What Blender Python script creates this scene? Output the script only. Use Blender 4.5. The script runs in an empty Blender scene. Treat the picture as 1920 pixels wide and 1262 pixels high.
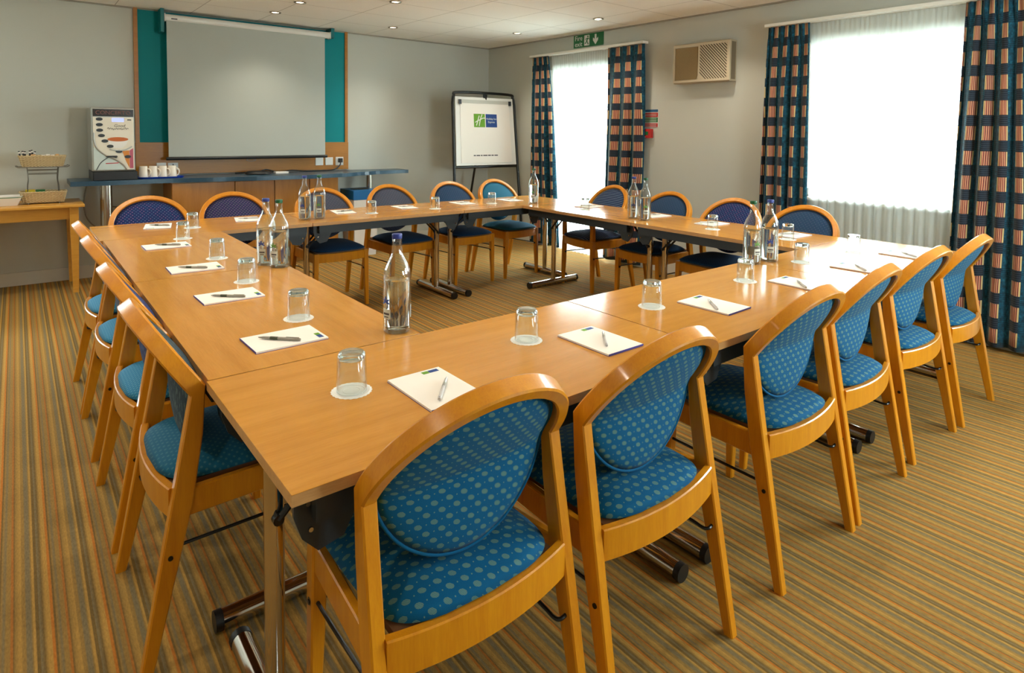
import bpy, bmesh, math, random
from mathutils import Vector, Matrix
random.seed(7)
SC = bpy.context.scene
COL = SC.collection
PI = math.pi
sin, cos = math.sin, math.cos

# ------------------------------------------------------------------ helpers
def lin(c):
    return tuple(((v/255)/12.92 if v/255 <= .04045 else ((v/255+.055)/1.055)**2.4) for v in c)

def link(o, parent=None):
    COL.objects.link(o)
    if parent is not None:
        o.parent = parent
    return o

def obj(name, bm, mat, parent=None, smooth=False, loc=None, rotz=0, recalc=True, autosmooth=None):
    if recalc:
        bmesh.ops.recalc_face_normals(bm, faces=bm.faces)
    me = bpy.data.meshes.new(name)
    bm.to_mesh(me); bm.free()
    for m in (mat if isinstance(mat, (list, tuple)) else [mat]):
        me.materials.append(m)
    if smooth:
        me.polygons.foreach_set('use_smooth', [True]*len(me.polygons))
        if autosmooth:
            try: me.set_sharp_from_angle(angle=math.radians(autosmooth))
            except Exception: pass
    o = bpy.data.objects.new(name, me)
    link(o, parent)
    if loc: o.location = loc
    o.rotation_euler = (0, 0, rotz)
    return o

def thing(name, label, cat, loc=(0, 0, 0), rotz=0, group=None):
    o = bpy.data.objects.new(name, None)
    o.empty_display_size = .05
    link(o); o.location = loc; o.rotation_euler = (0, 0, rotz)
    return tag(o, label, cat, group)

def tag(o, label, cat, group=None):
    o['label'] = label; o['category'] = cat
    if group: o['group'] = group
    return o

def struct(o):
    if o.parent is None: o['kind'] = 'structure'
    return o

def copy_tree(o, parent=None):
    c = o.copy(); COL.objects.link(c)
    if parent is not None: c.parent = parent
    for ch in list(o.children):
        copy_tree(ch, c)
    return c

def BM(): return bmesh.new()

def box(bm, x0, x1, y0, y1, z0, z1, bev=0, seg=2, mi=0):
    n0 = len(bm.faces)
    v = [bm.verts.new(p) for p in ((x0,y0,z0),(x1,y0,z0),(x1,y1,z0),(x0,y1,z0),(x0,y0,z1),(x1,y0,z1),(x1,y1,z1),(x0,y1,z1))]
    fs = [bm.faces.new([v[i] for i in f]) for f in ((3,2,1,0),(4,5,6,7),(0,1,5,4),(1,2,6,5),(2,3,7,6),(3,0,4,7))]
    for f in fs: f.material_index = mi
    if bev:
        es = list({e for f in fs for e in f.edges})
        r = bmesh.ops.bevel(bm, geom=es, offset=bev, segments=seg, affect='EDGES', profile=.6)
        for f in r['faces']: f.material_index = mi
    return v

def rings(bm, rs, closed=False, caps=True, mi=0):
    """loft a list of vertex rings (lists of points)"""
    vr = [[bm.verts.new(p) for p in r] for r in rs]
    n = len(vr[0]); m = len(vr)
    for i in range(m if closed else m-1):
        a, b = vr[i], vr[(i+1) % m]
        for j in range(n):
            f = bm.faces.new((a[j], a[(j+1) % n], b[(j+1) % n], b[j])); f.material_index = mi
    if caps and not closed:
        f = bm.faces.new(list(reversed(vr[0]))); f.material_index = mi
        f = bm.faces.new(vr[-1]); f.material_index = mi
    return vr

def tube(bm, pts, r, seg=12, caps=True, closed=False, mi=0):
    pts = [Vector(p) for p in pts]
    n = len(pts); rs = []
    up = None
    for i in range(n):
        if closed: t = pts[(i+1) % n]-pts[i-1]
        else: t = pts[min(i+1, n-1)]-pts[max(i-1, 0)]
        t.normalize()
        if up is None:
            up = Vector((0,0,1)) if abs(t.z) < .9 else Vector((1,0,0))
        s = t.cross(up)
        if s.length < 1e-6: s = t.orthogonal()
        s.normalize(); up = s.cross(t).normalized()
        rad = r[i] if isinstance(r, (list, tuple)) else r
        rs.append([pts[i]+s*(rad*cos(2*PI*k/seg))+up*(rad*sin(2*PI*k/seg)) for k in range(seg)])
    rings(bm, rs, closed=closed, caps=caps, mi=mi)

def lathe(bm, prof, seg=32, mi=0, c=(0,0,0)):
    vr = []
    for r, z in prof:
        if r <= 1e-7: vr.append([bm.verts.new((c[0], c[1], c[2]+z))])
        else: vr.append([bm.verts.new((c[0]+r*cos(2*PI*k/seg), c[1]+r*sin(2*PI*k/seg), c[2]+z)) for k in range(seg)])
    for i in range(len(vr)-1):
        a, b = vr[i], vr[i+1]
        for j in range(seg):
            j2 = (j+1) % seg
            if len(a) == 1 and len(b) == 1: continue
            if len(a) == 1: f = bm.faces.new((a[0], b[j2], b[j]))
            elif len(b) == 1: f = bm.faces.new((a[j], a[j2], b[0]))
            else: f = bm.faces.new((a[j], a[j2], b[j2], b[j]))
            f.material_index = mi

def prism(bm, outline, z0, z1, mi=0, M=None):
    """extrude a 2-D outline (x, y) from z0 to z1, optionally through a matrix"""
    a = [Vector((x, y, z0)) for x, y in outline]; b = [Vector((x, y, z1)) for x, y in outline]
    if M is not None: a = [M @ p for p in a]; b = [M @ p for p in b]
    rings(bm, [a, b], mi=mi)

def smoothpts(pts, n=8):
    """Catmull-Rom through points"""
    P = [Vector(p) for p in pts]; P = [P[0]*2-P[1]]+P+[P[-1]*2-P[-2]]
    out = []
    for i in range(1, len(P)-2):
        for k in range(n):
            t = k/n; a, b, c, d = P[i-1], P[i], P[i+1], P[i+2]
            out.append(.5*((2*b)+(c-a)*t+(2*a-5*b+4*c-d)*t*t+(3*b-a-3*c+d)*t**3))
    out.append(P[-2]); return out

def text_bm(s, size, depth=.0006, align='CENTER'):
    """lettering as a mesh in the XY plane"""
    cu = bpy.data.curves.new('t', 'FONT'); cu.body = s; cu.size = size; cu.align_x = align; cu.align_y = 'CENTER'
    cu.extrude = depth/2; cu.resolution_u = 3
    o = bpy.data.objects.new('t', cu); COL.objects.link(o)
    dg = bpy.context.evaluated_depsgraph_get(); dg.update()
    me = o.evaluated_get(dg).to_mesh()
    bm = bmesh.new(); bm.from_mesh(me)
    o.evaluated_get(dg).to_mesh_clear()
    bpy.data.objects.remove(o); bpy.data.curves.remove(cu)
    return bm

def wallmat(origin, right, up):
    """matrix putting XY-plane art on a vertical plane"""
    r = Vector(right).normalized(); u = Vector(up).normalized(); n = r.cross(u)
    return Matrix(((r.x,u.x,n.x,origin[0]),(r.y,u.y,n.y,origin[1]),(r.z,u.z,n.z,origin[2]),(0,0,0,1)))

def xf(bm, M):
    bmesh.ops.transform(bm, matrix=M, verts=bm.verts); return bm

# ------------------------------------------------------------------ node materials
class G:
    """tiny node-graph writer"""
    def __init__(s, name):
        s.m = bpy.data.materials.new(name); s.m.use_nodes = True
        s.t = s.m.node_tree; s.n = s.t.nodes; s.n.clear()
        s.out = s.n.new('ShaderNodeOutputMaterial')
    def node(s, typ, **kw):
        n = s.n.new(typ)
        for k, v in kw.items(): setattr(n, k, v)
        return n
    def put(s, sock, v):
        if v is None: return
        if hasattr(v, 'is_linked'): s.t.links.new(v, sock)
        else:
            if isinstance(v, tuple) and len(v) == 3 and sock.type == 'RGBA': v = v+(1,)
            sock.default_value = v
    def math(s, op, a, b=None, c=None):
        n = s.node('ShaderNodeMath', operation=op)
        s.put(n.inputs[0], a); s.put(n.inputs[1], b); s.put(n.inputs[2], c)
        return n.outputs[0]
    def mix(s, f, a, b, mode='MIX'):
        n = s.node('ShaderNodeMix', data_type='RGBA', blend_type=mode)
        s.put(n.inputs[0], f); s.put(n.inputs[6], a); s.put(n.inputs[7], b)
        return n.outputs[2]
    def coord(s, which='Object'):
        return s.node('ShaderNodeTexCoord').outputs[which]
    def geo(s): return s.node('ShaderNodeNewGeometry').outputs['Position']
    def sep(s, v):
        n = s.node('ShaderNodeSeparateXYZ'); s.put(n.inputs[0], v); return n.outputs
    def comb(s, x, y, z):
        n = s.node('ShaderNodeCombineXYZ')
        for i, v in enumerate((x, y, z)): s.put(n.inputs[i], v)
        return n.outputs[0]
    def mapping(s, v, scale=(1,1,1), loc=(0,0,0), rot=(0,0,0)):
        n = s.node('ShaderNodeMapping'); s.put(n.inputs[0], v)
        n.inputs['Scale'].default_value = scale; n.inputs['Location'].default_value = loc; n.inputs['Rotation'].default_value = rot
        return n.outputs[0]
    def noise(s, v, scale, detail=3, rough=.5, out='Fac'):
        n = s.node('ShaderNodeTexNoise'); s.put(n.inputs['Vector'], v)
        n.inputs['Scale'].default_value = scale; n.inputs['Detail'].default_value = detail; n.inputs['Roughness'].default_value = rough
        return n.outputs[out]
    def ramp(s, f, stops, interp='LINEAR'):
        n = s.node('ShaderNodeValToRGB'); s.put(n.inputs[0], f); cr = n.color_ramp; cr.interpolation = interp
        while len(cr.elements) > 1: cr.elements.remove(cr.elements[-1])
        for i, (p, c) in enumerate(stops):
            e = cr.elements[0] if i == 0 else cr.elements.new(p)
            e.position = p; e.color = c+(1,) if len(c) == 3 else c
        return n.outputs[0]
    def bump(s, h, strength=.2, dist=.002):
        n = s.node('ShaderNodeBump'); s.put(n.inputs['Height'], h)
        n.inputs['Strength'].default_value = strength; n.inputs['Distance'].default_value = dist
        return n.outputs[0]
    def bsdf(s, color=None, rough=.5, metal=0, normal=None, spec=.5, **kw):
        n = s.node('ShaderNodeBsdfPrincipled')
        s.put(n.inputs['Base Color'], color); s.put(n.inputs['Roughness'], rough); s.put(n.inputs['Metallic'], metal)
        s.put(n.inputs['Specular IOR Level'], spec)
        if normal is not None: s.put(n.inputs['Normal'], normal)
        for k, v in kw.items(): s.put(n.inputs[k], v)
        return n.outputs[0]
    def done(s, shader):
        s.t.links.new(shader, s.out.inputs[0]); return s.m

def plain(name, rgb, rough=.5, metal=0, spec=.5, grain=0, **kw):
    g = G(name); c = lin(rgb)
    if grain:
        f = g.noise(g.coord(), grain, 4)
        c = g.mix(f, tuple(v*.86 for v in c), tuple(min(1, v*1.1) for v in c))
    return g.done(g.bsdf(c, rough, metal, spec=spec, **kw))

def wood(name, dark, light, rough=.35, axis='X', scale=1., coat=0, spec=.5):
    g = G(name); v = g.coord()
    st = {'X': (1.2, 14, 14), 'Y': (14, 1.2, 14), 'Z': (14, 14, 1.2)}[axis]
    v = g.mapping(v, tuple(a*scale for a in st))
    f1 = g.noise(v, 2.2, 6, .62); f2 = g.noise(g.mapping(v, (3,3,3)), 6, 3)
    f = g.math('MULTIPLY_ADD', f2, .35, g.math('MULTIPLY', f1, .75))
    c = g.ramp(f, [(.3, lin(dark)), (.7, lin(light))])
    return g.done(g.bsdf(c, rough, spec=spec, normal=g.bump(f2, .04, .001), **{'Coat Weight': coat, 'Coat Roughness': .12}))

M = {}
M['wall'] = (lambda g: g.done(g.bsdf(g.mix(g.noise(g.geo(), 1.3, 2), lin((192,193,184)), lin((197,198,189))), .62, spec=.3,
             normal=g.bump(g.noise(g.geo(), 160, 3), .06, .001))))(G('painted_wall'))
M['skirting'] = plain('white_gloss_paint', (205,200,188), .3)
M['white_paint'] = plain('white_paint', (228,226,218), .4)
M['table_wood'] = wood('beech_laminate', (184,124,44), (204,144,58), .16, 'X', 1, spec=.5)
M['table_edge'] = wood('ply_edge', (170,124,72), (198,150,96), .35, 'X', 2)
M['chair_wood'] = wood('oiled_beech', (190,112,10), (210,138,20), .30, 'Z', 1.2, spec=.4, coat=.4)
M['panel_wood'] = wood('cherry_panel', (158,98,22), (178,118,36), .35, 'X', .7)
M['cab_wood'] = wood('cabinet_veneer', (154,96,26), (174,116,40), .35, 'Z', .7)
M['pine'] = wood('side_table_pine', (196,136,48), (216,158,66), .35, 'X', .8)
M['brown_ply'] = plain('brown_ply', (120,84,56), .6)
M['teal_wall'] = plain('teal_paint', (0,132,138), .5, spec=.2)
M['teal_metal'] = plain('teal_bracket', (0,104,108), .4)
M['screen'] = (lambda g: g.done(g.bsdf(lin((178,182,175)), .85, spec=.1)))(G('matte_screen'))
M['white_plastic'] = plain('white_plastic', (228,226,220), .35)
M['black'] = plain('black_plastic', (18,18,18), .4)
M['black_metal'] = plain('black_enamel', (16,17,15), .3, 0)
M['steel_dark'] = plain('charcoal_steel', (48,54,58), .4, .25)
M['chrome'] = plain('chrome', (205,198,190), .12, 1)
M['steel'] = plain('brushed_steel', (185,178,166), .25, 1)
M['silver'] = plain('silver_plastic', (176,176,170), .3, .55)
M['worktop'] = (lambda g: g.done(g.bsdf(g.mix(g.noise(g.coord(), 90, 4), lin((30,62,84)), lin((52,84,104))), .28)))(G('blue_laminate'))
M['paper'] = plain('white_paper', (238,232,224), .7, spec=.2)
M['doily'] = plain('embossed_paper', (240,238,232), .75, spec=.2)
M['blue_card'] = plain('blue_card', (62,56,140), .6)
M['logo_green'] = plain('logo_green', (96,150,24), .6)
M['logo_blue'] = plain('logo_blue', (20,62,130), .6)
M['ink'] = plain('grey_ink', (70,68,70), .7)
M['pen_grey'] = plain('pen_grey', (150,146,136), .3, .2)
M['pen_clear'] = plain('pen_pale_grey', (196,192,190), .25)
M['pen_dark'] = plain('pen_dark_grip', (58,62,40), .4)
M['red'] = plain('signal_red', (176,24,24), .35)
M['green_sign'] = plain('safety_green', (8,104,52), .4)
M['blue_sign'] = plain('sign_blue', (36,88,128), .4)
M['beige'] = plain('beige_plastic', (170,156,130), .45)
M['beige_light'] = plain('cream_plastic', (198,184,158), .45)
M['beige_panel'] = plain('tan_filter', (142,120,82), .7, grain=150)
M['dark_slot'] = plain('dark_slot', (52,40,24), .8)
M['bin_blue'] = plain('bin_blue', (0,88,142), .4)
M['bin_white'] = plain('bin_card', (214,206,196), .55)
M['bin_green'] = plain('bin_green_ink', (128,142,96), .6)
M['mug'] = plain('cream_china', (236,226,210), .22)
M['tray_blue'] = plain('royal_blue_plastic', (18,62,176), .3)
M['wire'] = plain('grey_wire', (110,104,94), .3, .8)
M['grey_cable'] = plain('grey_cable', (132,122,108), .5)
M['cap_blue'] = plain('blue_cap', (46,62,140), .35)
M['cap_green'] = plain('green_cap', (16,88,44), .35)
M['label_green'] = plain('label_leaf_green', (92,142,66), .5)
M['label_blue'] = plain('label_blue_print', (44,66,140), .5)
M['label_pale'] = plain('label_pale', (206,214,206), .5)
M['label_mid'] = plain('label_grey_print', (150,164,176), .5)
M['orange_art'] = plain('art_orange', (206,128,48), .5)
M['pink_art'] = plain('art_plum', (176,84,104), .5)
M['coffee_art'] = plain('art_coffee', (190,98,36), .5)
M['cream_art'] = plain('art_cream', (226,220,204), .5)
M['pale_face'] = plain('machine_face', (192,204,198), .3, .2)
M['lcd'] = (lambda g: g.done(g.bsdf(lin((120,130,210)), .3, **{'Emission Color': lin((150,160,255)), 'Emission Strength': .7})))(G('lcd'))
M['dark_band'] = plain('dark_brown_band', (34,24,18), .25)
M['copper'] = plain('copper_letter', (116,66,56), .4)
M['black_sachet'] = plain('black_sachet', (40,38,38), .45)
M['yellow'] = plain('yellow_packet', (206,180,40), .5)
M['green_pack'] = plain('green_packet', (40,104,52), .5)
M['tan_pack'] = plain('tan_packet', (214,166,108), .6)
M['purple'] = plain('purple_rubber', (60,44,84), .5)

def glassmat(name, tint=(1,1,1), ior=1.45, rough=0):
    g = G(name); n = g.node('ShaderNodeBsdfGlass')
    n.inputs['Color'].default_value = tint+(1,); n.inputs['IOR'].default_value = ior; n.inputs['Roughness'].default_value = rough
    return g.done(n.outputs[0])
def thinglass(name, tint):
    g = G(name)
    t = g.node('ShaderNodeBsdfTransparent'); t.inputs[0].default_value = tint+(1,)
    s = g.node('ShaderNodeBsdfGlossy'); s.inputs['Roughness'].default_value = .015
    lw = g.node('ShaderNodeLayerWeight'); lw.inputs[0].default_value = .5
    f = g.math('MULTIPLY_ADD', g.math('POWER', lw.outputs['Facing'], 3), .85, .05)
    m = g.node('ShaderNodeMixShader'); g.put(m.inputs[0], f); g.t.links.new(t.outputs[0], m.inputs[1]); g.t.links.new(s.outputs[0], m.inputs[2])
    return g.done(m.outputs[0])
M['glass'] = thinglass('clear_glass', (.965,.985,.98))
M['thick_glass'] = glassmat('thick_glass', (.97,.99,.985), 1.47)
M['water'] = glassmat('still_water', (.99,1,1), 1.33)
def panemat():
    g = G('window_pane')
    t = g.node('ShaderNodeBsdfTransparent'); t.inputs[0].default_value = (.95,.98,.97,1)
    s = g.node('ShaderNodeBsdfGlossy'); s.inputs['Roughness'].default_value = .02
    fr = g.node('ShaderNodeFresnel'); fr.inputs[0].default_value = 1.3
    m = g.node('ShaderNodeMixShader'); g.t.links.new(fr.outputs[0], m.inputs[0]); g.t.links.new(t.outputs[0], m.inputs[1]); g.t.links.new(s.outputs[0], m.inputs[2])
    return g.done(m.outputs[0])
M['pane'] = panemat()
def netmat():
    g = G('net_voile')
    t = g.node('ShaderNodeBsdfTransparent'); t.inputs[0].default_value = (.97,1,1,1)
    d = g.node('ShaderNodeBsdfDiffuse'); d.inputs[0].default_value = lin((246,249,250))+(1,)
    l = g.node('ShaderNodeBsdfTranslucent'); l.inputs[0].default_value = lin((240,248,248))+(1,)
    m1 = g.node('ShaderNodeMixShader'); m1.inputs[0].default_value = .55
    g.t.links.new(d.outputs[0], m1.inputs[1]); g.t.links.new(l.outputs[0], m1.inputs[2])
    lw = g.node('ShaderNodeLayerWeight'); lw.inputs[0].default_value = .5
    m2 = g.node('ShaderNodeMixShader'); g.put(m2.inputs[0], g.math('MULTIPLY_ADD', g.math('POWER', lw.outputs['Facing'], 1.5), .34, .60))
    g.t.links.new(t.outputs[0], m2.inputs[1]); g.t.links.new(m1.outputs[0], m2.inputs[2])
    return g.done(m2.outputs[0])
M['net'] = netmat()

def carpet():
    g = G('striped_carpet'); p = g.geo(); s = g.sep(p)
    wob = g.noise(g.mapping(p, (30, 1.5, 1)), 1, 2)
    x = g.math('MULTIPLY_ADD', wob, .003, s[0])
    f = g.math('FRACT', g.math('DIVIDE', g.math('ADD', x, 10.344), .118))
    O, Tn, Ol, Gr, Dk, Th = (lin(c) for c in ((184,106,34),(178,136,66),(144,112,58),(114,104,80),(102,82,44),(166,98,38)))
    c = g.ramp(f, [(0,Tn),(.03,Tn),(.045,O),(.085,O),(.1,Dk),(.125,Dk),(.14,Ol),(.2,Gr),(.24,Ol),(.31,Ol),(.325,Th),(.355,Th),(.37,Dk),(.4,Ol),(.5,Tn),(.53,Ol),(.58,Ol),(.6,Gr),(.68,Gr),(.71,Ol),(.73,Tn),(.76,Tn),(.775,Dk),(.82,Dk),(.84,Gr),(.9,Dk),(.93,Ol),(.97,Tn)])
    f2 = g.noise(g.mapping(p, (1, .25, 1)), 260, 3, .6)
    c = g.mix(.2, c, lin((150,116,58)))
    c = g.mix(.6, c, g.mix(f2, (.25,.25,.25), (1.6,1.6,1.6)), 'MULTIPLY')
    big = g.noise(p, 1.1, 2)
    c = g.mix(1, c, g.mix(big, (.9,.9,.9), (1.1,1.1,1.1)), 'MULTIPLY')
    return g.done(g.bsdf(c, .95, spec=.1, normal=g.bump(g.noise(p, 420, 3), .35, .004)))
M['carpet'] = carpet()

def ceilmat():
    g = G('ceiling_tiles'); p = g.geo(); s = g.sep(p)
    def line(v, off, per, w):
        f = g.math('FRACT', g.math('DIVIDE', g.math('ADD', v, off), per))
        return g.math('LESS_THAN', g.math('ABSOLUTE', g.math('SUBTRACT', f, .5)), w/per)
    l = g.math('MAXIMUM', line(s[0], 12.24-.9+.6*0, .6, .003), line(s[1], 12.3-.13, .6, .003))
    sp = g.noise(p, 90, 3)
    c = g.mix(sp, lin((238,234,226)), lin((246,243,236)))
    c = g.mix(g.math('MULTIPLY', l, .75), c, lin((150,142,130)))
    return g.done(g.bsdf(c, .9, spec=.1, normal=g.bump(sp, .1, .002)))
M['ceiling'] = ceilmat()

def fabric(name, base, mark=None, mark2=None, kind='oval', su=.034, sv=.019, rough=.8):
    g = G(name); uv = g.coord('UV'); s = g.sep(uv)
    c = g.mix(g.noise(uv, 900, 2), tuple(v*.75 for v in lin(base)), tuple(v*1.2 for v in lin(base)))
    if kind in ('oval', 'dot'):
        v = g.math('DIVIDE', s[1], sv); row = g.math('FLOOR', v); vf = g.math('SUBTRACT', g.math('SUBTRACT', v, row), .5)
        u = g.math('ADD', g.math('DIVIDE', s[0], su), g.math('MULTIPLY', g.math('MODULO', g.math('ADD', row, 1000), 2), .5))
        uf = g.math('SUBTRACT', g.math('FRACT', g.math('ADD', u, 100)), .5)
        du = g.math('MULTIPLY', uf, su); dv = g.math('MULTIPLY', vf, sv)
        if kind == 'oval':
            a = g.math('DIVIDE', g.math('ADD', du, g.math('MULTIPLY', dv, .5)), .0074); b = g.math('DIVIDE', dv, .0058)
            d = g.math('ADD', g.math('POWER', g.math('ABSOLUTE', a), 2), g.math('POWER', g.math('ABSOLUTE', b), 2))
            inside = g.math('LESS_THAN', d, 1)
            seam = g.math('GREATER_THAN', g.math('SINE', g.math('MULTIPLY', g.math('ADD', du, dv), 2300)), -.45)
            c = g.mix(g.math('MULTIPLY', g.math('MULTIPLY', inside, seam), .72), c, lin(mark))
            uf2 = g.math('MULTIPLY', g.math('SUBTRACT', g.math('FRACT', g.math('ADD', u, 100.5)), .5), su)
            d2 = g.math('ADD', g.math('POWER', g.math('ABSOLUTE', uf2), 2), g.math('POWER', g.math('ABSOLUTE', dv), 2))
            c = g.mix(g.math('MULTIPLY', g.math('LESS_THAN', d2, .0014**2), .6), c, lin(mark))
        else:
            d = g.math('ADD', g.math('POWER', g.math('ABSOLUTE', du), 2), g.math('POWER', g.math('ABSOLUTE', dv), 2))
            tint = g.mix(g.math('GREATER_THAN', g.noise(uv, 33, 0), .5), lin(mark), lin(mark2 or mark))
            c = g.mix(g.math('MULTIPLY', g.math('LESS_THAN', d, .0032**2), .7), c, tint)
    elif kind == 'stripe':
        f = g.math('FRACT', g.math('DIVIDE', g.math('ADD', s[1], 5), .017))
        c = g.mix(g.math('MULTIPLY', g.math('LESS_THAN', f, .22), .8), c, lin(mark))
    elif kind == 'leaf':
        n = g.noise(g.mapping(uv, (70, 28, 1), rot=(0,0,.5)), 1, 2)
        c = g.mix(g.math('MULTIPLY', g.math('GREATER_THAN', n, .57), .55), c, lin(mark))
    return g.done(g.bsdf(c, rough, spec=.12, normal=g.bump(g.noise(uv, 1200, 2), .15, .001), **{'Sheen Weight': .04, 'Sheen Roughness': .5}))
F = {}
F['teal'] = fabric('teal_medallion_fabric', (2,82,122), (116,146,112))
F['plain_teal'] = fabric('teal_plain_fabric', (22,92,122), (70,120,132), kind='dot', su=.02, sv=.01)
F['bright'] = fabric('lit_blue_fabric', (44,126,168), (96,160,182), kind='dot', su=.016, sv=.008)  # blue seat fabric lightened to carry the light from the left
F['leaf'] = fabric('dark_green_leaf_fabric', (26,50,62), (92,118,112), kind='leaf')
F['navy_leaf'] = fabric('navy_leaf_fabric', (24,38,92), (84,112,150), kind='leaf')
F['navy'] = fabric('navy_spotted_fabric', (28,44,92), (84,120,150), (150,110,140), 'dot', .022, .012)
F['plum'] = fabric('plum_spotted_fabric', (46,46,84), (130,112,140), (120,130,120), 'dot', .022, .012)
F['slate'] = fabric('slate_fabric', (66,72,88), (96,100,110), (110,92,104), 'dot', .026, .014)
F['ink'] = fabric('ink_blue_fabric', (36,62,92), (66,86,110), (80,80,110), 'dot', .024, .013)
F['stripe'] = fabric('navy_striped_fabric', (22,40,78), (128,148,170), kind='stripe')
F['seat_dark'] = fabric('dark_blue_seat_fabric', (20,54,88), (36,70,100), kind='dot', su=.02, sv=.01)

def curtainmat():
    g = G('plaid_curtain'); uv = g.coord('UV'); s = g.sep(uv)
    pu, pv = .20, .158
    u = g.math('FRACT', g.math('DIVIDE', g.math('ADD', s[0], 5), pu)); v = g.math('FRACT', g.math('DIVIDE', g.math('ADD', s[1], 5), pv))
    n = g.noise(uv, 38, 4, .6)
    teal = g.ramp(n, [(.3, lin((4,34,48))), (.55, lin((8,74,96))), (.8, lin((34,118,138)))])
    navy = g.mix(g.noise(uv, 60, 3), lin((12,20,34)), lin((30,42,56)))
    hl = g.math('GREATER_THAN', g.math('SINE', g.math('MULTIPLY', s[1], 480)), .2)
    incol = g.math('LESS_THAN', u, .34)
    inblk = g.math('LESS_THAN', v, .56)
    band = g.mix(g.math('MULTIPLY', hl, .5), navy, lin((60,72,86)))
    tealband = g.mix(g.math('MULTIPLY', hl, .55), teal, lin((8,30,44)))
    st = g.math('FRACT', g.math('DIVIDE', u, .0575))
    blk = g.ramp(st, [(0, lin((204,152,116))), (.5, lin((164,54,56))), (.72, lin((60,24,34)))], 'CONSTANT')
    edge = g.math('GREATER_THAN', g.math('ABSOLUTE', g.math('SUBTRACT', u, .17)), .13)
    blk = g.mix(edge, blk, lin((206,180,124)))
    colc = g.mix(inblk, band, blk)
    othc = g.mix(inblk, tealband, teal)
    c = g.mix(incol, othc, colc)
    return g.done(g.bsdf(c, .7, spec=.2, **{'Sheen Weight': .2}))
M['curtain'] = curtainmat()

def wickermat():
    g = G('wicker'); v = g.coord(); s = g.sep(v)
    w = g.math('MULTIPLY', g.math('SINE', g.math('MULTIPLY', g.math('ADD', s[0], s[1]), 260)), g.math('SINE', g.math('MULTIPLY', s[2], 520)))
    c = g.ramp(g.math('MULTIPLY_ADD', w, .5, .5), [(0, lin((170,144,98))), (1, lin((226,206,164)))])
    return g.done(g.bsdf(c, .7, normal=g.bump(w, .5, .004)))
M['wicker'] = wickermat()

# ------------------------------------------------------------------ room (metres; X along the far wall, Y into the room)
YB, XR, ZC = 5.53, 4.50, 2.413
XL, YF = -2.2, -2.8
def slab(name, x0, x1, y0, y1, z0, z1, mat):
    b = BM(); box(b, x0, x1, y0, y1, z0, z1); return struct(obj(name, b, mat))
slab('floor', XL-.15, XR+.15, YF-.15, YB+.15, -.12, 0, M['carpet'])
slab('ceiling', XL-.15, XR+.15, YF-.15, YB+.15, ZC, ZC+.1, M['ceiling'])
W4 = (-1.75, -.82, .9, 2.06)  # unseen back-wall window, added for glare and light on the left chairs
b = BM(); box(b, XL-.15, W4[0], YB, YB+.15, 0, ZC); box(b, W4[0], W4[1], YB, YB+.15, 0, W4[2]); box(b, W4[0], W4[1], YB, YB+.15, W4[3], ZC); box(b, W4[1], XR+.15, YB, YB+.15, 0, ZC)
struct(obj('wall_back', b, M['wall']))
b = BM()
for z0, z1 in ((W4[2], W4[2]+.05), (W4[3]-.05, W4[3])): box(b, W4[0], W4[1], YB+.05, YB+.10, z0, z1)
for x0, x1 in ((W4[0], W4[0]+.05), (W4[1]-.05, W4[1])): box(b, x0, x1, YB+.05, YB+.10, W4[2]+.05, W4[3]-.05)
w4 = struct(obj('added_window_4', b, M['white_paint']))
b = BM(); box(b, W4[0]+.02, W4[1]-.02, YB+.072, YB+.078, W4[2]+.02, W4[3]-.02); obj('window_pane', b, M['pane'], w4)
slab('wall_left', XL-.15, XL, YF, YB, 0, ZC, M['wall'])
W5 = (2.2, 3.2, .86, 2.06)  # unseen front window, added to light the chair backs and far wall
b = BM(); box(b, XL-.15, W5[0], YF-.15, YF, 0, ZC); box(b, W5[0], W5[1], YF-.15, YF, 0, W5[2]); box(b, W5[0], W5[1], YF-.15, YF, W5[3], ZC); box(b, W5[1], XR+.15, YF-.15, YF, 0, ZC)
struct(obj('wall_front', b, M['wall']))
b = BM()
for z0, z1 in ((W5[2], W5[2]+.05), (W5[3]-.05, W5[3])): box(b, W5[0], W5[1], YF-.10, YF-.05, z0, z1)
for x0, x1 in ((W5[0], W5[0]+.05), (2.675, 2.725), (W5[1]-.05, W5[1])): box(b, x0, x1, YF-.099, YF-.051, W5[2]+.05, W5[3]-.05)
w5 = struct(obj('added_window_5', b, M['white_paint']))
b = BM(); box(b, W5[0]+.02, W5[1]-.02, YF-.078, YF-.072, W5[2]+.02, W5[3]-.02); obj('window_pane', b, M['pane'], w5)
# right wall with a patio door and a window
WT = .22
D1 = (3.22, 4.36, 0, 2.06)           # y0, y1, z0, z1
W2 = (.10, 1.40, .86, 2.06)
b = BM()
def rw(y0, y1, z0, z1):
    if y1-y0 > 1e-4 and z1-z0 > 1e-4: box(b, XR, XR+WT, y0, y1, z0, z1)
W3 = (-2.35, -.80, .86, 2.06)  # unseen right-wall window behind the camera, added to light the near chairs
rw(YF, W3[0], 0, ZC); rw(W3[0], W3[1], 0, W3[2]); rw(W3[0], W3[1], W3[3], ZC); rw(W3[1], W2[0], 0, ZC); rw(W2[0], W2[1], 0, W2[2]); rw(W2[0], W2[1], W2[3], ZC)
rw(W2[1], D1[0], 0, ZC); rw(D1[0], D1[1], D1[3], ZC); rw(D1[1], YB, 0, ZC)
struct(obj('wall_right', b, M['wall']))
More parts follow.
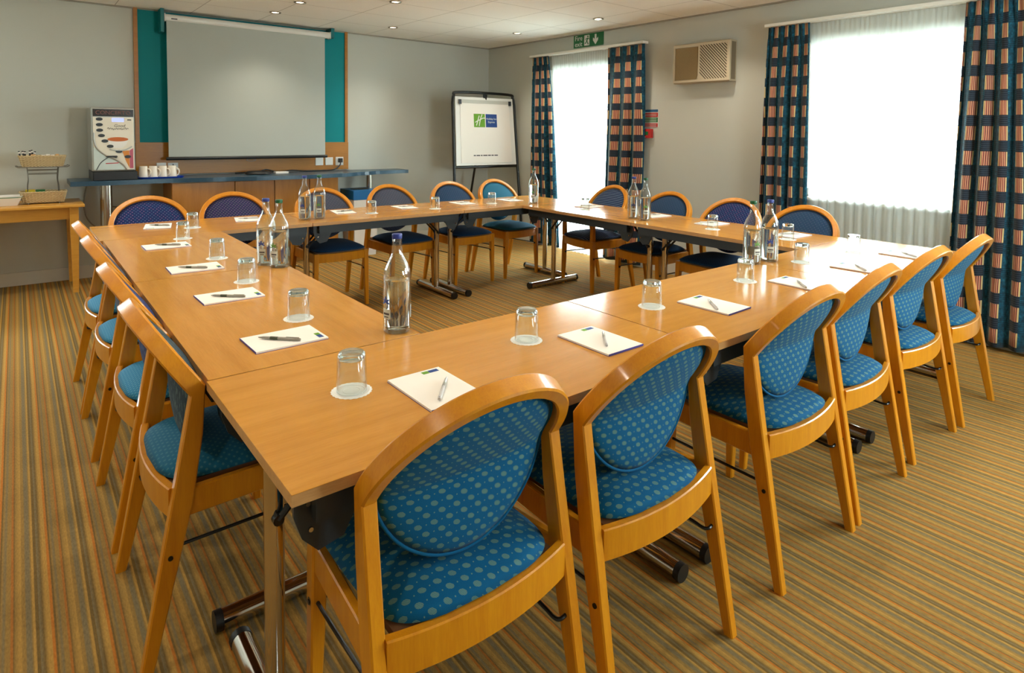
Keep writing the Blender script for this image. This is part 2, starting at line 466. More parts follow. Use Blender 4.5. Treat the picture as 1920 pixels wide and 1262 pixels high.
# window frames
def frame(name, y0, y1, z0, z1, mull, rail=None):
    b = BM(); x0, x1 = XR+.10, XR+.16; w = .055
    box(b, x0, x1, y0, y0+w, z0, z1); box(b, x0, x1, y1-w, y1, z0, z1)
    box(b, x0, x1, y0+w, y1-w, z0, z0+w); box(b, x0, x1, y0+w, y1-w, z1-w, z1)
    for m in mull: box(b, x0+.004, x1-.004, m-w/2, m+w/2, z0+w, z1-w)
    if rail:
        ys = [y0+w]+[v for m in mull for v in (m-w/2, m+w/2)]+[y1-w]
        for i in range(0, len(ys), 2): box(b, x0+.006, x1-.006, ys[i], ys[i+1], rail-.03, rail+.03)
    o = struct(obj(name, b, M['white_paint']))
    p = BM(); box(p, XR+.126, XR+.132, y0+w*.5, y1-w*.5, z0+w*.5, z1-w*.5)
    obj('window_pane', p, M['pane'], o)
    return o
frame('door_1', D1[0], D1[1], D1[2], D1[3], [(D1[0]+D1[1])/2])
frame('window_2', W2[0], W2[1], W2[2], W2[3], [.66], 1.72)
frame('added_window_3', W3[0], W3[1], W3[2], W3[3], [-1.58], 1.72)
b = BM(); box(b, XR-.03, XR+.10, W2[0]-.04, W2[1]+.04, W2[2]-.03, W2[2], .006); struct(obj('trim_1', b, M['white_paint']))
b = BM(); box(b, XL, XR, YB-.018, YB, 0, .11); struct(obj('baseboard_back', b, M['skirting']))
b = BM(); box(b, XR-.018, XR, D1[1]+.05, YB-.018, 0, .11); box(b, XR-.018, XR, YF, D1[0]-.05, 0, .11); struct(obj('baseboard_right', b, M['skirting']))
b = BM(); box(b, XL, XL+.018, YF, YB-.018, 0, .11); struct(obj('baseboard_left', b, M['skirting']))
b = BM(); box(b, XL+.02, XR, YB-.02, YB, ZC-.012, ZC); box(b, XR-.02, XR, YF, YB-.02, ZC-.012, ZC)
struct(obj('trim_2', b, plain('shadow_gap_trim', (150,144,130), .6)))  # edge trim toned dark to stand for the shadow gap
# paved ground outside the windows
b = BM(); box(b, XR+WT+.02, 30, -14, 20, -.25, -.1); struct(obj('ground', b, plain('pale_paving', (190,188,180), .8, grain=6)))

# ------------------------------------------------------------------ folding tables
HT = .7095; TH = .024
def table_parts(L, W, root):
    """table with its long side along local X, origin at the centre on the floor"""
    b = BM(); box(b, -L/2, L/2, -W/2, W/2, HT-TH+.0012, HT-.0012, 0, mi=1)
    b2 = BM(); box(b2, -L/2+.0008, L/2-.0008, -W/2+.0008, W/2-.0008, HT-TH, HT-TH+.0012)
    obj('edge_band', b, [M['table_edge'], M['table_edge']], root)
    b2.free()
    b = BM(); box(b, -L/2, L/2, -W/2, W/2, HT-.0012, HT, .0004, 1)
    obj('tabletop', b, M['table_wood'], root)
    for sy in (-1, 1):
        b = BM(); y = sy*(W/2-.03); box(b, -L/2+.05, L/2-.05, y-.012, y+.012, HT-TH-.055, HT-TH)
        obj('apron', b, M['steel_dark'], root)
    for sx in (-1, 1):
        lx = sx*(L/2-.065)
        b = BM(); tube(b, [(lx, 0, .035), (lx, 0, HT-TH)], .0215, 20)
        leg = obj('leg', b, M['chrome'], root, True, autosmooth=40)
        b = BM(); tube(b, [(lx, -.262, .028), (lx, .262, .028)], .026, 20)
        obj('foot_bar', b, M['chrome'], leg, True, autosmooth=40)
        for s in (-1, 1):
            b = BM(); tube(b, [(lx, s*.2625, .028), (lx, s*.282, .028)], .027, 20)
            obj('end_cap', b, M['black'], leg, True, autosmooth=40)
        # folding gear: shield plates on both sides and a two-bar brace
        for sy in (-1, 1):
            y = sy*(W/2-.052)
            xi = lambda d: lx+(-sx)*d
            out = [(xi(-.045), HT-TH), (xi(.085), HT-TH), (xi(.085), HT-TH-.055), (xi(.05), HT-TH-.118), (xi(.0), HT-TH-.128), (xi(-.03), HT-TH-.095), (xi(-.045), HT-TH-.05)]
            b = BM(); Mx = Matrix(((1,0,0,0),(0,0,1,y-.004),(0,1,0,0),(0,0,0,1)))
            prism(b, out, 0, .008, M=Mx)
            pl = obj('hinge_plate', b, M['steel_dark'], root)
            b = BM()
            for (dx, dz) in ((-.02, -.03), (.06, -.03), (-.015, -.08)):
                tube(b, [(xi(dx), y+sy*.0042, HT-TH+dz), (xi(dx), y+sy*.009, HT-TH+dz)], .0045, 8)
            obj('bolt', b, M['chrome'], pl, True, autosmooth=40)
        b = BM()
        for yy in (-.03, .03):
            p0 = Vector((lx, yy, .50)); p1 = Vector((lx-sx*.17, yy, HT-TH-.004))
            tube(b, [p0, p0.lerp(p1, .5)+Vector((0, 0, -.004)), p1], .0075, 8)
        tube(b, [(lx, -.034, .50), (lx, .034, .50)], .012, 10)
        obj('folding_brace', b, M['black_metal'], root, True, autosmooth=40)

def make_table(cx, cy, L, W, rot, label):
    t = thing('folding_table', label, 'table', (cx, cy, 0), rot, 'folding tables in the meeting ring')
    table_parts(L, W, t); return t
GAP = .002
TW = .606
for (x0, x1, lab) in ((.001, 1.2315, 'folding beech table at the near-left corner of the ring, nearest the camera'),
                      (1.2365, 2.4535, 'middle folding beech table of the near row, behind the third blue chair'),
                      (2.4585, 3.676, 'folding beech table at the near-right corner, whitened by window glare')):
    make_table((x0+x1)/2, TW/2, x1-x0, TW, 0, lab)
for (y0, y1, lab) in ((.611, 1.836, 'folding beech table on the left side with the single blue-capped bottle'),
                      (1.841, 2.991, 'folding beech table on the left side, farther one with two bottles')):
    make_table(.3075, (y0+y1)/2, y1-y0, .603, PI/2, lab)
for (x0, x1, lab) in ((-.008, 1.178, 'folding beech table at the far-left corner of the ring'),
                      (1.183, 2.401, 'middle folding beech table of the far row, below the projection screen'),
                      (2.406, 3.602, 'folding beech table at the far-right corner, in front of the flip chart')):
    make_table((x0+x1)/2, 3.301, x1-x0, .610, 0, lab)
for (y0, y1, lab) in ((.611, 1.804, 'folding beech table on the window side, nearer the big window'),
                      (1.809, 2.991, 'folding beech table on the window side, nearer the patio door')):
    make_table(3.305, (y0+y1)/2, y1-y0, .606, PI/2, lab)

# ------------------------------------------------------------------ chairs (local: +Y faces the table, origin on the floor)
TILT = .60; WJ, YJ, ZJ, HH = .239, -.099, .670, .222
WF, YFL = .247, -.220
DEP = .042; RT = .031
uv_u = Vector((0, -sin(TILT), cos(TILT))); uv_n = Vector((0, cos(TILT), sin(TILT)))
def cham(w, d, c):
    """chamfered rectangle section 0..w, 0..d"""
    return [(c,0),(w-c,0),(w,c),(w,d-c),(w-c,d),(c,d),(0,d-c),(0,c)]
def padcurve(H):
    """centre line of the back pad: in the hoop plane above, bending to vertical below"""
    J = Vector((0, YJ, ZJ)) + uv_n*(DEP*.5)
    if H >= 0: return J+uv_u*H, uv_n.copy()
    n = 10; p = J.copy(); a = TILT; ds = -H/n
    for i in range(n):
        s = (i+.5)*ds; a = TILT*(max(0, 1-s/.045)**1.2)-.06*min(1,s/.1)
        p = p+Vector((0, sin(a), -cos(a)))*ds
    return p, Vector((0, cos(a), sin(a)))

def grid_solid(bm, nr, nphi, fn, uvfn=None):
    """closed pillow: fn(r, phi, side) -> point; two sheets joined at the rim"""
    uvl = bm.loops.layers.uv.verify(); uvd = {}
    def mk(p, uv):
        v = bm.verts.new(p); uvd[v] = uv; return v
    sheets = []
    for side in (1, -1):
        c = mk(fn(0, 0, side), uvfn(0, 0)); rows = []
        for i in range(1, nr+1):
            r = i/nr
            if i == nr and side == -1: rows.append(sheets[0][1][-1])
            else: rows.append([mk(fn(r, 2*PI*k/nphi, side), uvfn(r, 2*PI*k/nphi)) for k in range(nphi)])
        sheets.append((c, rows))
    for c, rows in sheets:
        for k in range(nphi):
            k2 = (k+1) % nphi
            bm.faces.new((c, rows[0][k], rows[0][k2]))
            for i in range(nr-1): bm.faces.new((rows[i][k], rows[i+1][k], rows[i+1][k2], rows[i][k2]))
    for f in bm.faces:
        for l in f.loops: l[uvl].uv = uvd[l.vert]

def chair_meshes():
    P = {}
    for s, nm in ((-1, 'L'), (1, 'R')):
        # rear leg: levels (z, outer x, rear y, width, depth)
        b = BM(); rs = []
        for t in (0, .35, .6, .85, 1):
            ox = WF+(WJ-WF)*t; ry = YFL+(YJ-YFL)*t; z = ZJ*t
            w = .027+.004*t; d = .028+.022*min(1, t/.6) if t < .61 else .050-.008*(t-.6)/.4
            ring = []
            for (a, e) in cham(w, d, .0035):
                zz = z; yy = ry+e
                if t == 1: yy = YJ+uv_n.y*e/d*DEP; zz = ZJ+uv_n.z*e/d*DEP
                ring.append((s*(ox-a), yy, zz))
            rs.append(ring)
        rings(b, rs)
        P['rear_leg_'+nm] = b
        b = BM(); rs = []
        for z, w in ((0, .026), (.2, .033), (.40, .037), (.428, .037)):
            ox = .212+.004*(1-z/.43)
            rs.append([(s*(ox-a), .243-e, z) for a, e in cham(w, w, .004)])
        rings(b, rs); P['front_leg_'+nm] = b
        # side rail
        b = BM(); rs = []
        for y, ox, z0, z1 in ((-.128, .236, .368, .438), (.205, .208, .358, .426)):
            rs.append([(s*(ox-a), y, z0+e) for a, e in cham(.020, z1-z0, .003)])
        rings(b, rs); P['side_rail_'+nm] = b
        # black linking rod with a bent end, and bolt heads
        b = BM(); x = s*.200
        tube(b, smoothpts([(x, .222, .285), (x, .1, .283), (x-s*.004, -.09, .279), (x-s*.006, -.135, .277), (x, -.150, .278), (s*.216, -.152, .281)], 5), .0045, 8)
        tube(b, [(s*.214, .225, .285), (s*.174, .225, .285)], .009, 10)
        P['link_rod_'+nm] = b
        b = BM(); y = YFL+(YJ-YFL)*.28/ZJ+.019
        tube(b, [(s*.243, y, .282), (s*.2462, y, .282)], .006, 10)
        tube(b, [(s*.2135, .224, .285), (s*.2165, .224, .285)], .006, 10)
        P['bolt_'+nm] = b
    # hoop
    b = BM(); rs = []; n = 56
    for i in range(n+1):
        th = PI*i/n; O = Vector((WJ*cos(th), HH*sin(th)))
        T = Vector((-WJ*sin(th), HH*cos(th))); T.normalize(); N = Vector((-T.y, T.x))
        if N.dot(O) > 0: N = -N
        ring = []
        for (a, e) in cham(RT, DEP, .004):
            q = O+N*a; ring.append(Vector((0, YJ, ZJ))+Vector((q.x, 0, 0))+uv_u*q.y+uv_n*e)
        rs.append(ring)
    rings(b, rs); P['hoop'] = b
    # curved rear rail and front rail
    b = BM(); rs = []
    for i in range(17):
        x = -.214+.428*i/16; k = 1-(x/.214)**2
        y0 = YFL+(YJ-YFL)*.4/ZJ - .027*k
        rs.append([(x, y0+a, .366+e-.004*k) for a, e in cham(.022, .076, .003)])
    rings(b, rs); P['rear_rail'] = b
    b = BM(); rs = []
    for i in range(17):
        x = -.180+.360*i/16; k = 1-(x/.18)**2
        y0 = .243+.026*k-.004
        rs.append([(x, y0-a, .362+e) for a, e in cham(.020, .064, .003)])
    rings(b, rs); P['front_rail'] = b
    b = BM()
    out = []
    for i in range(13): x = -.19+.38*i/12; out.append((x, -.146-.024*(1-(x/.2)**2)))
    for i in range(13): x = .184-.368*i/12; out.append((x, .225+.022*(1-(x/.19)**2)))
    prism(b, out, .418, .434); P['seat_base'] = b
    # seat cushion
    def sq(phi, n=5.5):
        c, s_ = cos(phi), sin(phi)
        return math.copysign(abs(c)**(2/n), c), math.copysign(abs(s_)**(2/n), s_)
    def seatxy(r, phi):
        c, s_ = sq(phi); hw = .205-.004*s_
        x = hw*c*r*(1-.03*max(0,-s_))
        y = .0525+(.2105*s_*r if s_ > 0 else .192*s_*r)
        y += (.026 if s_ > 0 else .024)*s_*r*(1-min(1, (x/.2)**2))
        return x, y
    def seatfn(r, phi, side):
        x, y = seatxy(r, phi)
        if side > 0: z = .440+.034*(1-r**3.2)**.7+.012*(1-r*r)
        else: z = .436+.004*r
        if r >= 1: z = .443
        return (x, y, z)
    b = BM(); grid_solid(b, 10, 48, seatfn, lambda r, p: seatxy(r, p)); P['seat'] = b
    # back pad
    HI, DB = HH-RT-.003, .198
    def padXH(r, phi):
        c, s_ = cos(phi), sin(phi)
        if s_ >= 0: return (WJ-RT-.003)*c*r, HI*s_*r
        n = 1.9; c2 = math.copysign(abs(c)**(2/n), c); s2 = abs(s_)**(2/n)
        return (WJ-RT-.003)*c2*r, -DB*s2*r
    def padfn(r, phi, side):
        X, H = padXH(r, phi); p, nn = padcurve(H)
        t = (.020 if side > 0 else .021)*(1-r**4)**.6 + .004*(1-r)
        if r >= 1: t = 0
        return Vector((X, 0, 0))+p+nn*(t*side)
    b = BM(); grid_solid(b, 12, 64, padfn, lambda r, p: padXH(r, p)); P['pad'] = b
    # piping round the pad
    b = BM(); pts = [padfn(1, 2*PI*k/72, 1) for k in range(72)]; tube(b, pts, .0042, 6, closed=True); P['piping'] = b
    # arms for the one armchair
    for s, nm in ((-1, 'L'), (1, 'R')):
        b = BM(); rs = []
        for z, w in ((.43, .037), (.52, .034), (.602, .032)):
            rs.append([(s*(.212-a), .243-e, z) for a, e in cham(w, w, .004)])
        rings(b, rs)
        rs = []
        for y, z, w in ((.25, .602, .045), (.1, .604, .048), (-.1, .602, .036)):
            rs.append([(s*(.222-a), y, z+e) for a, e in cham(w, .022, .005)])
        rings(b, rs); P['arm_'+nm] = b
    return P

CH = chair_meshes()
def build_chair_proto(arms=False):
    t = bpy.data.objects.new('bentwood_chair', None); link(t); t.empty_display_size = .05
    def part(nm, key, mat, parent=t, smooth=False, auto=None):
        bm = CH[key].copy(); return obj(nm, bm, mat, parent, smooth, autosmooth=auto)
    for k in ('L', 'R'):
        part('leg', 'rear_leg_'+k, M['chair_wood']); part('leg', 'front_leg_'+k, M['chair_wood'])
        part('side_rail', 'side_rail_'+k, M['chair_wood'])
        part('link_rod', 'link_rod_'+k, M['black_metal'], smooth=True, auto=40)
        part('bolt', 'bolt_'+k, M['black_metal'], smooth=True, auto=40)
        if arms: part('armrest', 'arm_'+k, M['chair_wood'])
    part('back_hoop', 'hoop', M['chair_wood'], smooth=True, auto=35)
    part('rear_rail', 'rear_rail', M['chair_wood'], smooth=True, auto=35)
    part('front_rail', 'front_rail', M['chair_wood'], smooth=True, auto=35)
    part('seat_base', 'seat_base', M['brown_ply'])
    part('seat', 'seat', F['teal'], smooth=True)
    bp = part('back_pad', 'pad', F['teal'], smooth=True)
    part('piping', 'piping', F['teal'], bp, smooth=True)
    return t
proto = build_chair_proto(); used = [False]
def place_chair(x, y, rot, label, pad, seat, group, src=None):
    if src is not None: o = src
    elif not used[0]: o = proto; used[0] = True
    else: o = copy_tree(proto)
    o.location = (x, y, 0); o.rotation_euler = (0, 0, rot)
    tag(o, label, 'chair', group)
    def setm(c, m):
        c.material_slots[0].link = 'OBJECT'; c.material_slots[0].material = m
    for c in o.children:
        n = c.name.split('.')[0]
        if n == 'seat': setm(c, seat)
        if n == 'back_pad':
            setm(c, pad)
            for g in c.children: setm(g, pad)
    return o
gN, gL, gF, gR = 'chairs along the near tables', 'chairs along the left tables', 'chairs along the far tables', 'chairs along the window side'
for (x, y, r, lab) in (
    (.346, .051, 0, 'beech chair with teal medallion fabric, nearest the camera, at the near-left corner'),
    (.872, .031, .014, 'beech chair with teal medallion fabric, second from left in the near row'),
    (1.595, .029, -.001, 'beech chair with teal medallion fabric, third from left in the near row'),
    (2.108, .040, .04, 'beech chair with teal medallion fabric, fourth from left in the near row'),
    (2.716, .055, -.02, 'beech chair with teal medallion fabric, fifth from left in the near row'),
    (3.265, .042, .0, 'beech chair with teal medallion fabric, right end of the near row by the curtain')):
    place_chair(x, y, r, lab, F['teal'], F['teal'], gN)
for (x, y, r, lab, p, s) in (
    (.068, .865, 0, 'beech chair with dark green leaf-pattern back, nearest of the left side chairs', F['leaf'], F['plain_teal']),
    (.068, 1.440, 0, 'beech chair with navy leaf-pattern back and lit-toned blue seat, second on the left side', F['navy_leaf'], F['bright']),
    (.068, 2.115, 0, 'beech chair with slate back and lit-toned blue seat, third along the left side', F['slate'], F['bright']),
    (.068, 2.640, 0, 'beech chair with dark back, farthest of the left side chairs, by the side table', F['slate'], F['bright'])):
    place_chair(x, y, -PI/2+r, lab, p, s, gL)
for (x, y, r, lab, p, s) in (
    (.330, 3.550, 0, 'beech chair with navy spotted back under the coffee machine, left end of far row', F['navy'], F['seat_dark']),
    (.860, 3.552, 0, 'beech chair with plum spotted back, second from left in the far row', F['plum'], F['seat_dark']),
    (1.520, 3.548, 0, 'beech chair with slate back, third in the far row, partly hidden by bottles', F['slate'], F['seat_dark']),
    (2.125, 3.560, .06, 'beech chair with slate back in front of the blue-lidded bin', F['slate'], F['seat_dark']),
    (2.735, 3.560, .03, 'beech chair with ink blue back, left of the flip chart legs', F['ink'], F['seat_dark']),
    (3.275, 3.585, .08, 'beech chair with teal back directly below the flip chart', F['plain_teal'], F['plain_teal'])):
    place_chair(x, y, PI+r, lab, p, s, gF)
for (x, y, r, lab, p, s) in (
    (3.555, 2.01, 0, 'beech chair with ink blue back under the wall heater, beside two bottles', F['ink'], F['seat_dark']),
    (3.555, 1.440, 0, 'beech chair with navy spotted back between heater and big window curtain', F['navy'], F['seat_dark']),
    (3.555, .918, 0, 'beech chair with ink blue back in front of the big window net', F['ink'], F['seat_dark'])):
    place_chair(x, y, PI/2+r, lab, p, s, gR)
arm = build_chair_proto(True)
place_chair(3.62, 2.69, PI/2-.12, 'beech armchair with navy striped fabric beside the patio door curtain', F['stripe'], F['stripe'], gR, src=arm)
for bm_ in CH.values(): bm_.free()

# ------------------------------------------------------------------ things on the tables
ZT = HT
# tumbler standing upside down
def tumbler_bm():
    b = BM()
    R0, R1, H = .0360, .0328, .094   # rim (down), foot (up)
    prof = [(R0-.0016, 0), (R0, .0008), (R0-.0002, .02), (R1+.001, H-.012), (R1-.0005, H-.004), (R1-.004, H), (0, H-.0015)]
    inner = [(0, H-.0145), (R1-.006, H-.014), (R1-.0028, H-.0175), (R0-.0026, .02), (R0-.0022, .0012), (R0-.0016, 0)]
    lathe(b, prof[:], 32)
    lathe(b, inner, 32)
    bmesh.ops.remove_doubles(b, verts=b.verts, dist=1e-5)
    return b
tum0 = obj('tumbler', tumbler_bm(), M['glass'], None, True, autosmooth=50)
b = BM(); lathe(b, [(0,.0808),(.0266,.0812),(.0298,.0775),(.0311,.081),(.0319,.088),(.0285,.0933),(0,.0920)], 32)
obj('thick_base', b, M['thick_glass'], tum0, True, autosmooth=60)
def doily_bm():
    b = BM(); n = 96; r0 = .048
    pr = []
    for k in range(n):
        a = 2*PI*k/n; r = r0*(1+.022*sin(24*a)); pr.append((r*cos(a), r*sin(a)))
    prism(b, pr, 0, .0008)
    for r in (.043, .031, .02):
        pts = [(r*cos(2*PI*k/48), r*sin(2*PI*k/48), .0008) for k in range(48)]; tube(b, pts, .0006, 4, closed=True)
    return b
doi0 = obj('doily', doily_bm(), M['doily'])
GL = [((.262,.339),'at the near-left corner, nearest the camera'), ((.833,.365),'second from the left along the near tables'), ((1.431,.371),'third from the left along the near tables'),
      ((2.072,.382),'in front of the right-hand bottle pair, near tables'), ((2.661,.428),'just right of the two near-right bottles'), ((3.152,.388),'at the right end of the near tables'),
      ((.364,.981),'nearest along the left tables'), ((.370,1.596),'second from the camera on the left tables'), ((.388,2.15),'third from the camera on the left tables'), ((.369,2.828),'farthest along the left tables'),
      ((.497,3.219),'at the left end of the far tables'), ((1.721,3.230),'in the far row, just right of two bottles'), ((2.261,3.204),'in the far row, third from its left end'), ((2.865,3.253),'in the far row, below the flip chart'),
      ((3.251,2.50),'on the window side by the patio door'), ((3.219,1.296),'on the window side, left of the right bottle pair'), ((3.256,.805),'on the window side, behind the right bottle pair')]
for i, ((x, y), w) in enumerate(GL):
    d = doi0 if i == 0 else doi0.copy()
    t = tum0 if i == 0 else copy_tree(tum0)
    if i: COL.objects.link(d)
    d.location = (x, y, ZT+.0001); d.rotation_euler = (0, 0, i*.7)
    t.location = (x+.001, y+.001, ZT+.0016); t.rotation_euler = (0, 0, i)
    tag(d, 'scalloped white doily under the glass '+w, 'doily', 'doilies under the tumblers')
    tag(t, 'upturned clear tumbler '+w, 'glass', 'upturned tumblers on the tables')

# note pads: local +Y = away from the sitter (logo at the top)
def pad_proto():
    t = bpy.data.objects.new('note_pad', None); link(t)
    b = BM(); box(b, -.074, .074, -.105, .105, .0012, .0058); obj('paper_block', b, M['paper'], t)
    b = BM(); box(b, -.0745, .0745, -.1055, .1055, 0, .0012); box(b, -.0745, .0745, -.1062, -.105, .0012, .0062); obj('backing_card', b, M['blue_card'], t)
    b = BM(); box(b, .016, .034, .082, .097, .0058, .0061, mi=0); box(b, .035, .062, .082, .097, .0058, .0061, mi=1)
    obj('logo', b, [M['logo_green'], M['logo_blue']], t)
    return t
padp = pad_proto()
def pen_proto(nm, mats):
    t = bpy.data.objects.new(nm, None); link(t)
    b = BM(); prof = [(0, -.066), (.0016, -.0655), (.0042, -.052), (.0048, -.045)]
    def lx(bm): return xf(bm, Matrix.Rotation(PI/2, 4, 'Y'))
    b = BM(); lathe(b, [(0,-.067),(.0012,-.0665),(.0038,-.052),(.0044,-.03),(.0046,-.029)], 14); obj('tip', lx(b), mats[0], t, True, autosmooth=50)
    b = BM(); lathe(b, [(.0046,-.029),(.0049,-.028),(.0049,-.006),(.0046,-.005)], 14); obj('grip', lx(b), mats[1], t, True, autosmooth=50)
    b = BM(); lathe(b, [(.0046,-.005),(.0047,0),(.0045,.055),(.0036,.064),(0,.066)], 14); obj('barrel', lx(b), mats[2], t, True, autosmooth=50)
    b = BM(); box(b, .02, .06, -.0016, .0016, .0048, .0060); obj('clip', b, mats[2], t)
    for c in t.children: c.location = (0, 0, .005)
    return t
pens_dark = pen_proto('ballpoint_pen', [M['pen_grey'], M['pen_dark'], M['pen_grey']])
pens_pale = pen_proto('ballpoint_pen', [M['pen_clear'], M['pen_grey'], M['pen_clear']])
# (pad centre, facing, pen tip, pen end, where)
SEATS = [
 ((.428,.227), 0, (.476,.250), (.390,.149), 'at the near-left corner, nearest the camera', 0),
 ((1.005,.227), 0, (1.058,.264), (.968,.164), 'second from the left along the near tables', 0),
 ((1.627,.245), .03, (1.654,.287), (1.560,.183), 'third from the left along the near tables', 0),
 ((2.212,.212), -.02, (2.227,.233), (2.138,.153), 'fourth from the left along the near tables', 0),
 ((2.745,.195), .05, (2.780,.230), (2.678,.135), 'fifth from the left along the near tables', 0),
 ((3.300,.187), -.02, (3.327,.217), (3.245,.120), 'at the right end of the near tables', 0),
 ((.257,.800), -PI/2+.02, (.194,.831), (.283,.741), 'nearest along the left tables', 1),
 ((.254,1.395), -PI/2+.02, (.193,1.413), (.294,1.322), 'second from the camera on the left tables', 1),
 ((.256,1.973), -PI/2-.02, (.193,1.999), (.294,1.914), 'third from the camera on the left tables', 1),
 ((.252,2.621), -PI/2, (.209,2.648), (.307,2.580), 'farthest along the left tables', 1),
 ((.332,3.379), PI-.2, (.31,3.40), (.37,3.35), 'at the left end of the far tables', 1),
 ((.870,3.392), PI-.2, (.84,3.40), (.92,3.38), 'second from the left along the far tables', 0),
 ((1.570,3.403), PI-.15, (1.54,3.40), (1.62,3.40), 'on the far tables, third from the left', 1),
 ((2.096,3.411), PI-.05, (2.07,3.42), (2.15,3.40), 'on the far tables, in front of the bin chair', 0),
 ((2.649,3.392), PI-.05, (2.62,3.40), (2.70,3.39), 'on the far tables, fifth from the left', 0),
 ((3.146,3.354), PI, (3.12,3.37), (3.20,3.35), 'at the right end of the far tables', 0),
 ((3.42,2.62), PI/2+.1, (3.46,2.60), (3.38,2.66), 'on the window side by the patio door', 0),
 ((3.42,1.93), PI/2-.1, (3.45,1.92), (3.38,1.98), 'on the window side, behind two bottles', 0),
 ((3.427,1.438), PI/2, (3.45,1.43), (3.38,1.48), 'on the window side, third from the patio door', 0),
 ((3.419,.86), PI/2, (3.45,.85), (3.38,.90), 'on the window side, nearest the big window', 0)]
ud = [False, False]
for i, (c, rot, p0, p1, w, dark) in enumerate(SEATS):
    o = padp if i == 0 else copy_tree(padp)
    o.location = (c[0], c[1], ZT); o.rotation_euler = (0, 0, rot)
    tag(o, 'white A5 note pad '+w, 'note pad', 'note pads on the tables')
    src = pens_dark if dark else pens_pale
    q = src if not ud[dark] else copy_tree(src); ud[dark] = True
    m = Vector(((p0[0]+p1[0])/2, (p0[1]+p1[1])/2, ZT+.0062)); q.location = m
    q.rotation_euler = (0, 0, math.atan2(p1[1]-p0[1], p1[0]-p0[0]))
    tag(q, ('grey pen with dark grip, ' if dark else 'pale slim pen on a pad ')+w, 'pen', 'pens lying on the note pads')

# water bottles
def bottle_proto(blue):
    t = bpy.data.objects.new('water_bottle', None); link(t)
    R = .0425
    outer = [(0,.004),(.026,.003),(.036,0),(R-.002,.003),(R,.009),(R,.172),(R-.0006,.182),(R-.0028,.193),(.0360,.205),(.0300,.218),(.0236,.230),(.0190,.240),(.0166,.250),(.0156,.262),(.0142,.285),(.0150,.287),(.0150,.290),(.0132,.291),(.0132,.2975),(.0112,.298)]
    inner = [(.0105,.297),(.0116,.262),(.0130,.250),(.0160,.2395),(.0206,.2285),(.0270,.2165),(.0330,.2035),(R-.0062,.192),(R-.0040,.1815),(R-.0036,.172),(R-.0036,.016),(R-.008,.011),(0,.013)]
    b = BM(); lathe(b, outer+inner, 40); obj('glass_body', b, M['glass'], t, True, autosmooth=60)
    rw = R-.0042
    b = BM(); lathe(b, [(0,.0136),(R-.0085,.0118),(rw,.0165),(rw,.163),(rw-.001,.1622),(0,.1620)], 40)
    obj('water', b, M['water'], t, True, autosmooth=60)
    b = BM(); lathe(b, [(.0136,.2915),(.0152,.2918),(.0156,.294),(.0156,.304),(.0148,.3062),(0,.3066)], 28)
    for k in range(24):
        a = 2*PI*k/24; tube(b, [(.0156*cos(a), .0156*sin(a), .294), (.0156*cos(a), .0156*sin(a), .304)], .0006, 4)
    obj('cap', b, M['cap_blue'] if blue else M['cap_green'], t, True, autosmooth=40)
    rl = R+.0004
    def patch(bm, a0, a1, z0, z1, mi=0, dr=0):
        n = max(2, int(abs(a1-a0)/.12)); r = rl+dr
        rs = []
        for k in range(n+1):
            a = a0+(a1-a0)*k/n
            rs.append([(r*cos(a), r*sin(a), z0), ((r+.0003)*cos(a), (r+.0003)*sin(a), z0), ((r+.0003)*cos(a), (r+.0003)*sin(a), z1), (r*cos(a), r*sin(a), z1)])
        rings(bm, rs, mi=mi)
    def petal(bm, a, z, ln, wd, ang, mi=0):
        pts = []
        for k in range(10):
            th = 2*PI*k/10; u = ln/2*(1+cos(th)); v = wd*sin(th)
            du = u*cos(ang)-v*sin(ang); dz = u*sin(ang)+v*cos(ang)
            pts.append((a+du/R, z+dz))
        lo = [bm.verts.new((rl*cos(p), rl*sin(p), q)) for p, q in pts]
        hi = [bm.verts.new(((rl+.0004)*cos(p), (rl+.0004)*sin(p), q)) for p, q in pts]
        bm.faces.new(lo).material_index = mi; bm.faces.new(hi).material_index = mi
        for k in range(10): bm.faces.new((lo[k], lo[(k+1) % 10], hi[(k+1) % 10], hi[k])).material_index = mi
    ink = M['label_blue'] if blue else M['label_green']
    b = BM()
    for ang in (.5, 1.6, 2.7, 3.6, -.3): petal(b, 0, .100, .017, .0032, ang)
    obj('emblem', b, ink, t)
    b = BM(); patch(b, -.32, .45, .048, .078); obj('front_label', b, M['label_pale'], t)
    b = BM(); patch(b, -.22, .35, .060, .066, dr=.0005); patch(b, -.15, .28, .052, .055, dr=.0005); obj('lettering', b, M['ink'], t)
    b = BM(); patch(b, 2.2, 2.75, .045, .083, 0); patch(b, 2.28, 2.67, .050, .078, 1, .0005); obj('back_label', b, [M['label_pale'], M['label_mid']], t)
    return t
bb, bg = bottle_proto(True), bottle_proto(False); first = {True: True, False: True}
